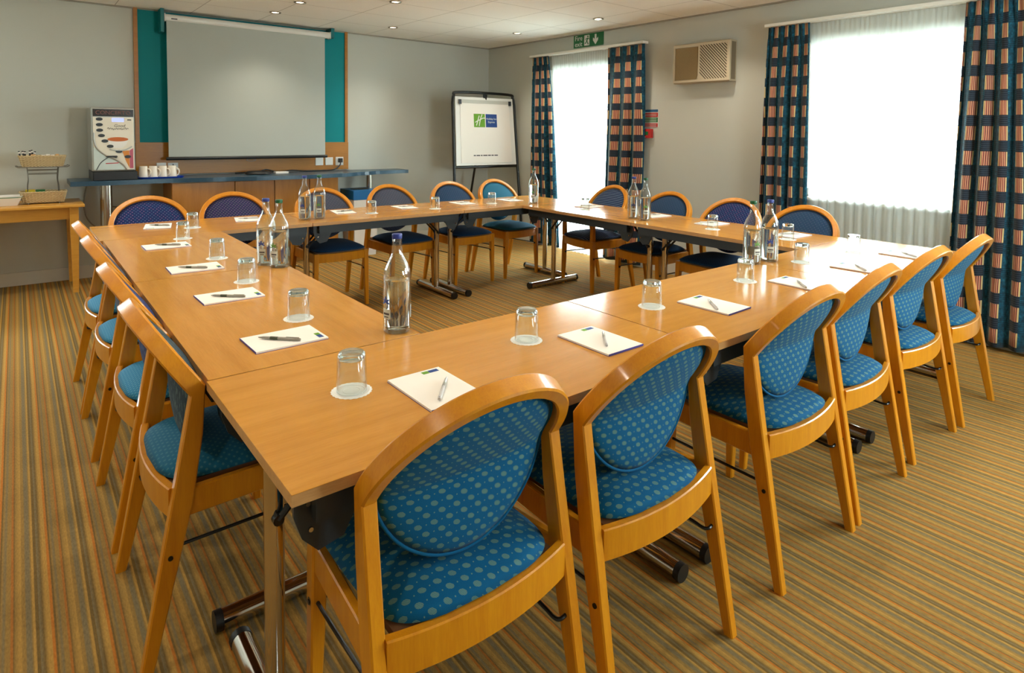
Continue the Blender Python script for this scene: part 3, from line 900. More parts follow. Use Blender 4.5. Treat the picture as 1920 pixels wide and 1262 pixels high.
for (x, y, blue, rot, lab) in (
    (.564, .676, True, 3.3, 'blue-capped glass water bottle standing alone at the near-left inner corner'),
    (.538, 1.886, True, 3.9, 'blue-capped water bottle, left one of the pair on the left tables'),
    (.569, 1.798, False, 3.75, 'green-capped water bottle, front one of the pair on the left tables'),
    (1.192, 3.178, True, 4.0, 'blue-capped water bottle on the far row, left of its green-capped twin'),
    (1.295, 3.172, False, 4.2, 'green-capped water bottle on the far row, right of its blue-capped twin'),
    (3.187, 3.072, False, 3.8, 'green-capped water bottle alone at the far-right inner corner'),
    (3.190, 1.946, True, 3.8, 'blue-capped water bottle in the window-side pair below the heater'),
    (3.175, 1.824, False, 3.9, 'green-capped water bottle in the window-side pair below the heater'),
    (2.431, .561, False, 4.25, 'green-capped water bottle, left of the pair on the near-right tables'),
    (2.561, .545, True, 3.75, 'blue-capped water bottle, right of the pair on the near-right tables')):
    src = bb if blue else bg
    o = src if first[blue] else copy_tree(src); first[blue] = False
    o.location = (x, y, ZT+.0002); o.rotation_euler = (0, 0, rot)
    tag(o, lab, 'bottle', 'water bottles on the tables')

# ------------------------------------------------------------------ far wall: panel, screen, sockets
Yp = YB-.012
t = thing('wall_panel', 'teal wall panel framed in cherry wood behind the projection screen', 'wall panel', (1.52, YB, 0))
def pbox(nm, x0, x1, y0, y1, z0, z1, mat, bev=0, parent=t, off=(1.52, YB, 0)):
    b = BM(); box(b, x0-off[0], x1-off[0], y0-off[1], y1-off[1], z0-off[2], z1-off[2], bev); return obj(nm, b, mat, parent)
pbox('teal_board', .530, 2.507, YB-.010, YB, 1.195, ZC-.001, M['teal_wall'])
pbox('side_strip', .497, .530, YB-.022, YB, 1.195, ZC-.001, M['panel_wood'])
pbox('side_strip', 2.507, 2.540, YB-.022, YB, 1.195, ZC-.001, M['panel_wood'])
pbox('lower_board', .494, 2.545, YB-.024, YB, .895, 1.195, M['panel_wood'], .003)
t = thing('projection_screen', 'white pull-down projection screen hanging on the teal panel', 'projection screen', (1.5, YB-.12, 0))
o_ = (1.5, YB-.12, 0)
b = BM(); tube(b, [(.734-1.5, 0, 2.336), (2.286-1.5, 0, 2.336)], .034, 20); obj('roller_case', b, M['white_plastic'], t, True, autosmooth=40)
pbox('end_cap', .724, .734, YB-.155, YB-.085, 2.300, 2.373, M['white_plastic'], .002, t, o_)
pbox('end_cap', 2.286, 2.296, YB-.155, YB-.085, 2.300, 2.373, M['white_plastic'], .002, t, o_)
pbox('screen_fabric', .742, 2.230, YB-.1415, YB-.1400, 1.055, 2.330, M['screen'], 0, t, o_)
b = BM(); tube(b, [(.722-1.5, -.021, 1.048), (2.250-1.5, -.021, 1.048)], .0155, 14); obj('weight_bar', b, M['black'], t, True, autosmooth=40)
pbox('maker_plate', .78, .83, YB-.1552, YB-.153, 2.322, 2.332, M['ink'], 0, t, o_)
b = BM(); tube(b, [(1.47+.045*cos(2*PI*k/24)-1.5, -.0209, 1.022+.011*sin(2*PI*k/24)) for k in range(24)], .003, 6, closed=True); obj('pull_handle', b, M['grey_cable'], t, True)
for x in (.700, 2.300):
    pbox('wall_bracket', x-.006, x+.022 if x < 1 else x+.030, YB-.16, YB-.0105, 2.20 if x < 1 else 2.06+.25, 2.412, M['teal_metal'], .002, t, o_)

def plate(name, x0, x1, z0, z1, lab, cat, kind, parent=None):
    y = YB-.024
    r = thing(name, lab, cat, ((x0+x1)/2, y, (z0+z1)/2), 0, 'wall plates above the counter')
    w, h = (x1-x0)/2, (z1-z0)/2
    b = BM(); box(b, -w, w, -.009, 0, -h, h, .003); obj('face_plate', b, M['white_plastic'], r)
    if kind == 'socket':
        b = BM()
        for (dx, dz, a, c) in ((-w*.0, h*.45, .004, .008), (-.018, -.005, .007, .004), (.018, -.005, .007, .004)):
            box(b, dx-a, dx+a, -.0095, -.0088, dz-c, dz+c)
        obj('pin_hole', b, M['dark_slot'], r)
    if kind == 'oval':
        b = BM(); lathe(b, [(0, 0), (.022, 0), (.024, .003), (.02, .008), (0, .009)], 20)
        xf(b, Matrix.Translation((0, -.0088, -.012)) @ Matrix.Rotation(PI/2, 4, 'X') @ Matrix.Diagonal((1.2, .7, 1, 1))); obj('outlet_cover', b, M['black'], r, True, autosmooth=40)
    return r
plate('wall_socket', .660, .738, .935, 1.005, 'white wall plate with black outlet, left one behind the mugs', 'wall socket', 'oval')
plate('wall_socket', .752, .838, .935, 1.003, 'white wall socket, right one behind the mugs', 'wall socket', 'socket')
plate('wall_plate', 2.166, 2.252, .945, 1.030, 'blank white wall plate below the screen corner, left of three', 'wall plate', 'blank')
plate('wall_plate', 2.276, 2.362, .945, 1.030, 'blank white wall plate, middle of three at the panel end', 'wall plate', 'blank')
plate('wall_socket', 2.392, 2.482, .940, 1.032, 'white wall socket with black plug, right of three at the panel end', 'wall socket', 'blank')
WTZ = .885
pc = thing('power_cable', 'black power cable from the wall socket along the back of the counter', 'cable', (2.44, YB-.05, WTZ))
b = BM(); box(b, -.022, .022, -.018, .0168, .087, .134, .005); obj('plug', b, M['black'], pc)
b = BM(); tube(b, smoothpts([(0, -.004, .088), (-.01, -.012, .06), (-.07, -.03, .02), (-.16, -.04, .007), (-.40, -.05, .0075), (-.55, -.06, .02), (-.7, -.05, .008), (-.82, -.06, .035), (-.9, -.05, .008), (-1.0, -.06, .012), (-1.12, -.09, .008)], 6), .0065, 8)
obj('lead', b, M['black'], pc, True, autosmooth=60)

# ------------------------------------------------------------------ counter run
# worktop with a waved front edge
def wt_front(x):
    # depth from the wall along x
    pts = [(-.02,.46),(.25,.47),(.7,.455),(1.1,.50),(1.5,.56),(1.9,.585),(2.25,.53),(2.55,.40),(2.8,.32),(3.15,.30)]
    for i in range(len(pts)-1):
        if pts[i][0] <= x <= pts[i+1][0]:
            t = (x-pts[i][0])/(pts[i+1][0]-pts[i][0]); t = t*t*(3-2*t)
            return pts[i][1]+(pts[i+1][1]-pts[i][1])*t
    return pts[-1][1]
W = thing('worktop', 'long blue wavy-fronted worktop along the wall under the screen', 'counter', (1.5, YB-.03, 0))
b = BM(); out = [(3.15-1.5, 0), (-.02-1.5, 0)]
n = 60
for i in range(n+1):
    x = -.02+3.17*i/n; out.append((x-1.5, .03-wt_front(x)))
prism(b, out, WTZ-.038, WTZ); obj('top_board', b, M['worktop'], W)
for lx, ly in ((.235, -.27), (2.73, -.13)):
    b = BM(); tube(b, [(lx-1.5, ly, .012), (lx-1.5, ly, WTZ-.039)], .045 if lx < 1 else .032, 24); lg = obj('leg', b, M['steel'], W, True, autosmooth=40)
    b = BM(); tube(b, [(lx-1.5, ly, 0), (lx-1.5, ly, .012)], .06, 24); obj('foot_plate', b, M['steel'], lg, True, autosmooth=40)
# cabinets: four units under the worktop
cabs = [(.71, 1.235, 'cherry cabinet unit at the left end under the worktop'), (1.237, 1.60, 'cherry cabinet unit second from left under the worktop'),
        (1.602, 1.945, 'cherry cabinet unit third from left under the worktop'), (1.947, 2.25, 'cherry cabinet unit at the right end under the worktop')]
for x0, x1, lab in cabs:
    c = thing('cabinet', lab, 'cabinet', ((x0+x1)/2, 5.26, 0), 0, 'cabinets under the worktop')
    h = (x1-x0)/2
    b = BM(); box(b, -h, h, -.15, .24, .08, WTZ-.0385); box(b, -h+.005, h-.005, -.10, .22, 0, .08); obj('carcass', b, M['cab_wood'], c)
    b = BM(); box(b, -h+.003, h-.003, -.170, -.151, .085, WTZ-.048, .0015); obj('door', b, M['cab_wood'], c)
# conference phone and paper slip
ph = thing('conference_phone', 'low black oval phone lying on the blue worktop', 'phone', (1.50, 5.26, WTZ))
b = BM(); lathe(b, [(0,.004),(.10,.002),(.125,.006),(.122,.022),(.10,.032),(.085,.030),(.078,.020),(0,.018)], 40); xf(b, Matrix.Diagonal((1.0,.72,1,1))); obj('housing', b, M['black'], ph, True, autosmooth=60)
b = BM(); lathe(b, [(0,.0185),(.05,.0185),(.052,.021),(.03,.024),(0,.0245)], 32); xf(b, Matrix.Diagonal((1.1,.7,1,1))); obj('keypad', b, plain('phone_grey', (120,116,108), .4), ph, True, autosmooth=60)
b = BM(); box(b, 1.67, 1.80, 5.27, 5.34, WTZ, WTZ+.018, .003); o = obj('paper_stack', b, M['paper']); tag(o, 'small stack of white paper slips behind the black phone', 'paper')
# coffee machine
cm = thing('coffee_machine', 'tall silver hot drinks machine standing on the left of the worktop', 'coffee machine', (.285, 5.28, WTZ), 0)
w, d0, d1, h = .155, -.185, .20, .612
b = BM(); box(b, -w, w, d0, d1, .075, h, .018, 3); obj('body', b, M['silver'], cm)
b = BM(); box(b, -w+.004, w+.012, d0-.012, d1-.02, 0, .0745, .006); obj('drip_tray', b, M['black'], cm)
def onfront(nm, bm, mat, z=0):
    return obj(nm, xf(bm, wallmat((0, d0-.0004-z, 0), (1,0,0), (0,0,1))), mat, cm)
b = BM(); prism(b, [(-.142,.09),(.145,.09),(.145,.528),(-.142,.528)], 0, .002); onfront('front_panel', b, M['cream_art'])
b = BM(); prism(b, [(-.142,.535),(.145,.535),(.145,.595),(-.142,.595)], 0, .004); onfront('header', b, M['dark_band'])
tb = text_bm('CONCERTO', .045); xf(tb, Matrix.Translation((0,.565,.0045))); onfront('lettering', tb, M['copper'])
b = BM(); prism(b, [(-.01,.492),(.075,.492),(.075,.522),(-.01,.522)], .002, .004); onfront('display', b, M['lcd'])
tb = text_bm('Good', .034); xf(tb, Matrix.Translation((.045,.458,.003)) @ Matrix(((1,.25,0,0),(0,1,0,0),(0,0,1,0),(0,0,0,1)))); onfront('lettering', tb, M['ink'])
b = BM()
for k, (u, v) in enumerate(((-.03,.433),(.0,.427),(.03,.431),(.06,.429),(.092,.433))):
    tube(b, smoothpts([(u-.014, v, .003), (u-.006, v+.010, .003), (u, v-.004, .003), (u+.008, v+.007, .003), (u+.016, v, .003)], 4), .0016, 5)
onfront('handwriting', b, M['ink'])
# cup picture
b = BM(); prism(b, [(.0+.075*cos(2*PI*k/28)+.03, .345+.018*sin(2*PI*k/28)) for k in range(28)], .002, .0035); onfront('cup_picture', b, M['coffee_art'])
b = BM(); prism(b, [(-.045,.345),(-.03,.30),(0,.272),(.06,.272),(.09,.30),(.105,.345),(.08,.333),(.03,.326),(-.02,.333)], .002, .0034); onfront('cup_picture', b, M['white_plastic'])
b = BM(); tube(b, smoothpts([(-.03,.262,.003),(.02,.252,.003),(.08,.256,.003),(.13,.285,.003)], 6), .005, 6); onfront('saucer_picture', b, M['silver'])
b = BM(); prism(b, [(.06,.245),(.11,.25),(.11,.10),(.085,.16)], .002, .003); onfront('side_art', b, M['orange_art'])
b = BM(); prism(b, [(.112,.10),(.138,.10),(.138,.27),(.112,.25)], .002, .0032); onfront('side_art', b, M['pink_art'])
b = BM(); prism(b, [(-.142,.09),(-.142,.285),(-.11,.25),(-.05,.20),(.01,.165),(.06,.12),(.078,.09)], .002, .0045); onfront('lower_door', b, M['pale_face'])
b = BM(); tube(b, smoothpts([(-.138,.40,.006),(-.136,.33,.006),(-.115,.265,.006),(-.05,.205,.006),(.015,.172,.006),(.065,.13,.006),(.09,.092,.006)], 6), [.004]*36+[.010], 8) if False else tube(b, smoothpts([(-.138,.40,.006),(-.136,.33,.006),(-.115,.265,.006),(-.05,.205,.006),(.015,.172,.006),(.065,.13,.006),(.09,.092,.006)], 6), .006, 8); onfront('swoosh_trim', b, M['silver'])
b = BM(); tube(b, smoothpts([(-.125,.092,.005),(-.09,.155,.005),(-.03,.198,.005),(.02,.19,.005)], 6), .003, 6); onfront('door_edge', b, M['steel_dark'])
b = BM(); prism(b, [(-.06,.196),(.025,.196),(.02,.208),(-.05,.208)], .004, .02); onfront('spout', b, M['black'])
b = BM(); prism(b, [(-.06,.140),(.03,.143),(.03,.150),(-.06,.147)], .0045, .006); onfront('red_strip', b, M['red'])
for (u, v) in ((-.098,.512),(-.098,.466),(-.097,.421),(-.085,.376),(-.062,.331),(-.026,.287),(.035,.243),(.098,.198)):
    b = BM(); prism(b, [(u+.024*cos(2*PI*k/20), v+.0135*sin(2*PI*k/20)) for k in range(20)], .002, .006); bt = onfront('button', b, M['steel_dark'])
b = BM(); prism(b, [(.10,.505),(.128,.505),(.128,.513),(.10,.513)], .002, .004); onfront('coin_slot', b, M['dark_band'])
# tray and mugs
b = BM(); n = 32
out = [((.186*math.copysign(abs(cos(a))**.6, cos(a))), (.07*math.copysign(abs(sin(a))**.6, sin(a)))) for a in [2*PI*k/n for k in range(n)]]
rings(b, [[(x*.93, y*.88, 0) for x, y in out], [(x, y, .014) for x, y in out], [(x*.975, y*.95, .014) for x, y in out], [(x*.9, y*.84, .004) for x, y in out]])
tr = obj('serving_tray', b, M['tray_blue']); tr.location = (.645, 5.20, WTZ+.0002); tag(tr, 'royal blue plastic tray under the mugs on the worktop', 'tray')
def mug_proto():
    t = bpy.data.objects.new('mug', None); link(t)
    b = BM(); lathe(b, [(.031,.0),(.034,0),(.0345,.003),(.033,.03),(.0285,.078),(.027,.082),(0,.0825),(0,.078),(.024,.077),(.0295,.03),(.031,.003),(.031,0)], 28)
    obj('cup', b, M['mug'], t, True, autosmooth=50)
    b = BM(); tube(b, smoothpts([(.0305,0,.064),(.046,0,.058),(.052,0,.040),(.046,0,.020),(.033,0,.014)], 5), .0048, 8); obj('handle', b, M['mug'], t, True, autosmooth=60)
    for c in t.children:
        c.scale = (1.14, 1.14, 1.27)
    return t
mg = mug_proto()
for i, (x, lab) in enumerate(((.511, 'nearest the coffee machine'), (.585, 'second from the coffee machine'), (.660, 'third from the coffee machine'), (.735, 'farthest from the coffee machine'))):
    o = mg if i == 0 else copy_tree(mg)
    o.location = (x, 5.20, WTZ+.0045); o.rotation_euler = (0, 0, -.55)
    tag(o, 'upturned cream mug on the blue tray, '+lab, 'mug', 'mugs on the blue tray')
# loose grey cables under the counter
b = BM(); tube(b, smoothpts([(.12,5.50,.83),(.10,5.505,.7),(.11,5.505,.55),(.18,5.50,.45),(.3,5.5,.42)], 8), .006, 8); o = obj('grey_cable', b, M['grey_cable'], None, True); tag(o, 'grey cable hanging down the wall left of the steel counter leg', 'cable')
b = BM(); tube(b, smoothpts([(.30,5.50,.62),(.42,5.505,.61),(.52,5.505,.66),(.60,5.505,.70),(.66,5.505,.68),(.685,5.505,.62)], 8), .006, 8)
tube(b, smoothpts([(.56,5.515,.645),(.62,5.515,.675),(.655,5.515,.655),(.67,5.515,.60)], 8), .006, 8)
o = obj('grey_cable', b, M['grey_cable'], None, True); tag(o, 'looped grey cable on the wall right of the steel counter leg', 'cable')
# recycling bin
bn = thing('recycling_bin', 'white recycling bin with blue lid beside the cabinets', 'bin', (2.52, 5.16, 0), .0)
b = BM(); rings(b, [[(sx*.12, sy*.14, 0) for sx, sy in ((-1,-1),(1,-1),(1,1),(-1,1))], [(sx*.142, sy*.165, .60) for sx, sy in ((-1,-1),(1,-1),(1,1),(-1,1))]]); obj('bin_body', b, M['bin_white'], bn)
b = BM(); box(b, -.150, .150, -.172, .172, .60, .70, .008); obj('lid', b, M['bin_blue'], bn)
b = BM(); prism(b, [(.10*cos(2*PI*k/24), .09*sin(2*PI*k/24)) for k in range(24)], .700, .704); obj('lid_opening', b, M['black'], bn)
b = BM()
for (z, l) in ((.40,.13),(.355,.09)):
    for k in range(5): box(b, -.10+k*l/5*1.4, -.10+k*l/5*1.4+.018, -.1585-.0008, -.150, z-.012, z+.012)
obj('lettering', b, M['bin_green'], bn)
# side table at the far left
st = thing('side_table', 'honey pine side table against the far wall at the left edge', 'side table', (-.52, 5.24, 0))
b = BM(); box(b, -.60, .585, -.29, .265, .69, .712, .006, 3); obj('tabletop', b, M['pine'], st)
b = BM(); box(b, -.53, .53, -.245, -.225, .595, .69); box(b, -.53, .53, .205, .225, .595, .69); box(b, .505, .525, -.225, .205, .595, .69); box(b, -.525, -.505, -.225, .205, .595, .69); obj('apron', b, M['pine'], st)
for x in (-.52, .515):
    for y in (-.235, .215):
        b = BM(); rings(b, [[(x+sx*.019, y+sy*.019, 0) for sx, sy in ((-1,-1),(1,-1),(1,1),(-1,1))], [(x+sx*.030, y+sy*.030, .59) for sx, sy in ((-1,-1),(1,-1),(1,1),(-1,1))], [(x+sx*.030, y+sy*.030, .69) for sx, sy in ((-1,-1),(1,-1),(1,1),(-1,1))]])
        obj('leg', b, M['pine'], st)
# wire rack with two wicker baskets
RX, RY, RZ = -.190, 5.22, .712
rk = thing('wire_rack', 'two-tier grey wire rack standing on the pine side table', 'rack', (RX, RY, RZ))
b = BM()
for sx in (-1, 1):
    for sy in (-1, 1):
        tube(b, smoothpts([(sx*.100, sy*.062, .006), (sx*.100, sy*.062, .13), (sx*.094, sy*.062, .20), (sx*.100, sy*.062, .286)], 5), .0036, 6)
for z in (.238, .268):
    tube(b, [(-.098,-.066,z),(.098,-.066,z)], .003, 6); tube(b, [(-.098,.066,z),(.098,.066,z)], .003, 6)
tube(b, [(-.155,-.08,.294),(.155,-.08,.294)], .0034, 6); tube(b, [(-.155,.08,.294),(.155,.08,.294)], .0034, 6)
for sx in (-1, 1):
    tube(b, smoothpts([(sx*.155,-.08,.294),(sx*.170,-.08,.302),(sx*.173,0,.303),(sx*.170,.08,.302),(sx*.155,.08,.294)], 4), .0034, 6)
    tube(b, [(sx*.100,-.08,.294),(sx*.100,.08,.294)], .0034, 6); tube(b, [(sx*.100,-.062,.286),(sx*.100,-.062,.294)], .0036, 6); tube(b, [(sx*.100,.062,.286),(sx*.100,.062,.294)], .0036, 6)
    tube(b, [(sx*.100,-.085,.005),(sx*.100,.085,.005)], .005, 6)
obj('wire_frame', b, M['wire'], rk, True, autosmooth=60)
def basket(name, z, lab, h=.084):
    b = BM()
    def ringp(hw, hd, z): 
        n = 40; return [(hw*math.copysign(abs(cos(a))**.35, cos(a)), hd*math.copysign(abs(sin(a))**.35, sin(a)), z) for a in [2*PI*k/n for k in range(n)]]
    rs = [ringp(.132,.068,0), ringp(.140,.076,.02), ringp(.155,.088,h), ringp(.148,.081,h), ringp(.128,.066,.006)]
    rings(b, rs)
    # woven uprights and a rolled rim
    for k in range(14):
        x = -.128+.256*k/13
        tube(b, [(x, -.070, .002), (x*1.10, -.0895, h-.004)], .0036, 5)
    tube(b, [(p[0], p[1], h) for p in ringp(.152,.085,h)], .006, 6, closed=True)
    o = obj(name, b, M['wicker'], None, True, autosmooth=50); o.location = (RX, RY, RZ+z); return tag(o, lab, 'basket', 'wicker baskets on the wire rack')
basket('wicker_basket', .2978, 'upper cream wicker basket holding drink sachets')
basket('wicker_basket', .0104, 'lower cream wicker basket with yellow and green packets')
for k in range(10):
    b = BM(); hgt = .115+.016*random.random(); box(b, -.006, .006, -.0015, .0015, 0, hgt); box(b, -.006, .006, -.0017, .0017, hgt-.02, hgt-.008, mi=1)
    xf(b, Matrix.Rotation(random.uniform(-.25,.25), 4, 'Y') @ Matrix.Rotation(random.uniform(-.2,.2), 4, 'X'))
    o = obj('coffee_sachet', b, [M['black_sachet'], M['paper']]); o.location = (RX-.128+.0088*k, RY-.030+.022*(k % 3), RZ+.3045)
    tag(o, 'black stick sachet standing in the upper wicker basket', 'sachet', 'black stick sachets in the upper basket')
def packet(nm, x, y, z, w, d, h, rz, mat, lab, rot=0):
    b = BM(); box(b, -w/2, w/2, -d/2, d/2, 0, h, .002); xf(b, Matrix.Rotation(rot, 4, 'X'))
    o = obj(nm, b, mat); o.location = (x, y, z); o.rotation_euler = (0, 0, rz); return tag(o, lab, 'packet')
packet('tea_packet', RX-.060, RY-.056, RZ+.3045, .03, .006, .092, .0, M['tan_pack'], 'tan tea packet in front of the black sachets')
for k in range(4):
    o = packet('sugar_sachet', RX+.005+.03*k, RY-.03+.012*(k % 2), RZ+.3045, .026, .006, .086+.006*(k % 2), .2*k, M['paper'] if k != 3 else M['tan_pack'], 'pale sugar sachet upright at the right of the upper basket')
    o['group'] = 'pale sugar sachets in the upper basket'
    if k == 3: o['label'] = 'tan sugar sachet at the right end of the upper basket'; del o['group']
packet('tea_packet', RX-.085, RY-.03, RZ+.0172, .06, .03, .098, 0, M['yellow'], 'yellow tea packet in the lower wicker basket')
packet('tea_packet', RX-.020, RY-.03, RZ+.0172, .06, .03, .095, 0, M['green_pack'], 'green tea packet in the lower wicker basket')
# white bowl at the frame edge
b = BM()
def sqr(hw, hd, z): return [(hw*math.copysign(abs(cos(a))**.4, cos(a)), hd*math.copysign(abs(sin(a))**.4, sin(a)), z) for a in [2*PI*k/36 for k in range(36)]]
rings(b, [sqr(.085,.06,0), sqr(.118,.085,.075), sqr(.112,.08,.075), sqr(.08,.056,.008)])
bw = thing('serving_bowl', 'white flared bowl with green rim band on the pine side table', 'bowl', (-.44, 5.16, RZ+.0005)); obj('bowl_body', b, M['white_plastic'], bw, True, autosmooth=50)
b = BM(); rings(b, [sqr(.1135,.0815,.062), sqr(.1165,.0842,.068), sqr(.1173,.085,.068), sqr(.1143,.0822,.062)], closed=True); obj('green_band', b, plain('band_green', (96,150,128), .4), bw, True, autosmooth=50)

# ------------------------------------------------------------------ flip chart
fc = thing('flip_chart', 'black-framed flip chart easel with logo page in the far corner', 'flip chart', (4.00, 4.785, 0), -.04)
A_ = .093  # backward lean of the front frame
def fp(x, z, off=0): return (x, z*math.tan(A_)-.0-off, z)
b = BM(); hw0, hw1, zt, zb = .455, .415, 1.78, .05
pts = [fp(-.475, zb), fp(-.452, .92), fp(-.440, 1.66), fp(-.420, 1.745), fp(-.345, 1.785), fp(.345, 1.785), fp(.420, 1.745), fp(.440, 1.66), fp(.452, .92), fp(.475, zb)]
pp = [Vector(pts[0]), Vector(pts[1])]+[Vector(p) for p in smoothpts(pts[2:8], 5)]+[Vector(pts[8]), Vector(pts[9])]
tube(b, pp, .0165, 12); tube(b, [fp(-.452,.918), fp(.452,.918)], .016, 10)
obj('frame', b, M['black_metal'], fc, True, autosmooth=50)
b = BM(); tube(b, [(.02, zt*math.tan(A_)-.02, zt-.01), (.03, .62, .04)], .014, 10); obj('rear_leg', b, M['black_metal'], fc, True, autosmooth=50)
Mf = wallmat(fp(0, 1.335, .010), (1,0,0), (0, sin(A_), cos(A_)))
def onboard(nm, bm, mat): return obj(nm, xf(bm, Mf), mat, fc)
b = BM(); prism(b, [(-.428,-.400),(.428,-.400),(.408,.400),(-.408,.400)], -.012, 0); onboard('board', b, M['white_plastic'])
b = BM(); prism(b, [(-.362,-.372),(.362,-.372),(.348,.335),(-.348,.335)], .001, .005); onboard('paper_pad', b, M['paper'])
b = BM(); prism(b, [(-.372,.330),(.372,.330),(.372,.368),(-.372,.368)], .001, .012); onboard('clamp_bar', b, plain('clamp_grey', (188,186,176), .4))
b = BM()
for s in (-1, 1): prism(b, [(s*.355-.016,.312),(s*.355+.016,.312),(s*.355+.016,.366),(s*.355-.016,.366)], .012, .024)
prism(b, [(-.016,.395),(.016,.395),(.016,.445),(-.016,.445)], -.01, .012)
onboard('clamp_knob', b, M['steel_dark'])
b = BM(); prism(b, [(-.168,.048),(-.012,.048),(-.012,.205),(-.168,.205)], .005, .006); onboard('logo_square', b, M['logo_green'])
b = BM(); prism(b, [(.0,.048),(.160,.048),(.160,.205),(.0,.205)], .005, .006); onboard('logo_square', b, M['logo_blue'])
b = BM()
def stroke(bm, pts, w): tube(bm, smoothpts([(x, y, .0062) for x, y in pts], 5), w, 5)
stroke(b, [(-.137,.066),(-.122,.103),(-.105,.150),(-.092,.184)], .0072)
stroke(b, [(-.098,.060),(-.088,.103),(-.072,.156),(-.052,.198)], .0072)
stroke(b, [(-.152,.104),(-.12,.122),(-.08,.138),(-.045,.154),(-.016,.157)], .0056)
onboard('logo_letter', b, M['white_plastic'])
for s_, v in (('Holiday Inn', .148), ('Express', .110)):
    tb = text_bm(s_, .032); xf(tb, Matrix.Translation((.080, v, .0065))); onboard('logo_lettering', tb, M['white_plastic'])
b = BM(); u = -.19
for wl in (.03,.05,.026,.06,.04,.034,.05):
    prism(b, [(u,-.292),(u+wl,-.292),(u+wl,-.279),(u,-.279)], .005, .0056); u += wl+.009
onboard('small_print', b, M['ink'])

# ------------------------------------------------------------------ right wall fittings
def yz(nm, bm, mat, parent, origin): return obj(nm, xf(bm, wallmat(origin, (0,-1,0), (0,0,1))), mat, parent)
# fire exit sign
sg = thing('fire_exit_sign', 'green and white fire exit sign above the patio door', 'sign', (XR, 3.72, 2.333))
def onsg(nm, bm, mat): return yz(nm, bm, mat, sg, (-.001, 0, 0))
b = BM(); prism(b, [(-.222,-.070),(.222,-.070),(.222,.070),(-.222,.070)], 0, .006); onsg('sign_board', b, M['green_sign'])
tb = text_bm('Fire', .075); xf(tb, Matrix.Translation((-.145,.030,.0065))); onsg('lettering', tb, M['white_plastic'])
tb = text_bm('exit', .075); xf(tb, Matrix.Translation((-.145,-.034,.0065))); onsg('lettering', tb, M['white_plastic'])
b = BM(); prism(b, [(-.058,-.056),(.018,-.056),(.018,.056),(-.058,.056)], .006, .007); onsg('pictogram_panel', b, M['white_plastic'])
b = BM()
prism(b, [(-.004+.010*cos(2*PI*k/14), .040+.010*sin(2*PI*k/14)) for k in range(14)], .007, .008)
for pl in ([(-.012,.026),(.004,.026),(-.012,-.010),(-.028,-.006)], [(-.028,-.004),(-.014,-.012),(-.030,-.034),(-.050,-.034),(-.050,-.026),(-.035,-.024)], [(-.016,-.008),(-.006,-.014),(.008,-.040),(.0,-.050),(-.008,-.040)],
           [(-.010,.026),(-.036,.020),(-.042,.004),(-.036,.002),(-.030,.014),(-.012,.018)], [(0,.022),(.010,.008),(.018,.006),(.018,.012),(.006,.026)]):
    prism(b, pl, .007, .008)
onsg('running_figure', b, M['green_sign'])
b = BM(); prism(b, [(.096,.054),(.122,.054),(.122,.002),(.146,.020),(.146,-.010),(.109,-.056),(.072,-.010),(.072,.020),(.096,.002)], .006, .007); onsg('arrow', b, M['white_plastic'])
# curtain rails
for (y0, y1, z, lab) in ((2.875, 4.56, 2.204, 'white curtain rail over the patio door'), (-.35, 1.635, 2.200, 'white curtain rail over the big window')):
    r = thing('curtain_rail', lab, 'curtain rail', (XR-.08, (y0+y1)/2, z), 0, 'curtain rails on the window wall')
    L = (y1-y0)/2
    b = BM(); box(b, -.045, .04, -L, L, 0, .024, .004); obj('rail', b, M['white_paint'], r)
    b = BM()
    for k in range(4): y = -L*.85+2*L*.85*k/3; box(b, .04, .0798, y-.02, y+.02, .004, .024)
    obj('bracket', b, M['white_paint'], r)
# curtains: cloth mesh with folds, UVs in cloth metres
def cloth(name, yt0, yt1, yb0, yb1, ztop, zbot, xc, amp, nf, full, mat, lab, cat, seed, group=None, spread=.0, thick=False):
    rnd = random.Random(seed); ph = [rnd.uniform(-.5,.5) for _ in range(nf+2)]; am = [rnd.uniform(.65,1.2) for _ in range(nf+2)]
    b = BM(); uvl = b.loops.layers.uv.verify()
    nu, nv = nf*12, 26
    vs = []; uvs = {}
    L = abs(yt0-yt1)*full
    for j in range(nv+1):
        s = j/nv; z = ztop+(zbot-ztop)*s
        a0 = yt0+(yb0-yt0)*s**.8; a1 = yt1+(yb1-yt1)*s**.8
        row = []
        for i in range(nu+1):
            t = i/nu; k = t*nf; ki = int(min(k, nf-1)); fr = k-ki
            a = am[ki]*(1-fr)+am[ki+1]*fr; p = ph[ki]*(1-fr)+ph[ki+1]*fr
            grow = min(1, .30+s*2.2)
            w = sin(2*PI*k+p*1.5)+.25*sin(4*PI*k+p*4+s*1.5)
            x = xc+amp*a*grow*w
            if s < .055: x = xc+amp*.3*sin(2*PI*k*2.0+p)
            y = a0+(a1-a0)*t+.35*(a1-a0)/nf*.5*cos(2*PI*k+p)*grow*.5
            v = b.verts.new((x, y, z)); uvs[v] = ((k-.68)*.2*1.06+.012*sin(3*z+seed+k), z); row.append(v)
        vs.append(row)
    for j in range(nv):
        for i in range(nu):
            f = b.faces.new((vs[j][i], vs[j][i+1], vs[j+1][i+1], vs[j+1][i]))
    for f in b.faces:
        for l in f.loops: l[uvl].uv = uvs[l.vert]
    o = obj(name, b, mat, None, True, recalc=False)
    if thick:
        m = o.modifiers.new('thickness', 'SOLIDIFY'); m.thickness = .003; m.offset = 0
    return tag(o, lab, cat, group)
XC = XR-.085
g_ = 'plaid curtains on the window wall'
cloth('curtain', 4.545, 4.27, 4.56, 4.06, 2.203, .03, XC, .032, 3, 2.2, M['curtain'], 'teal and red plaid curtain left of the patio door, beside the flip chart', 'curtain', 3, g_, thick=True)
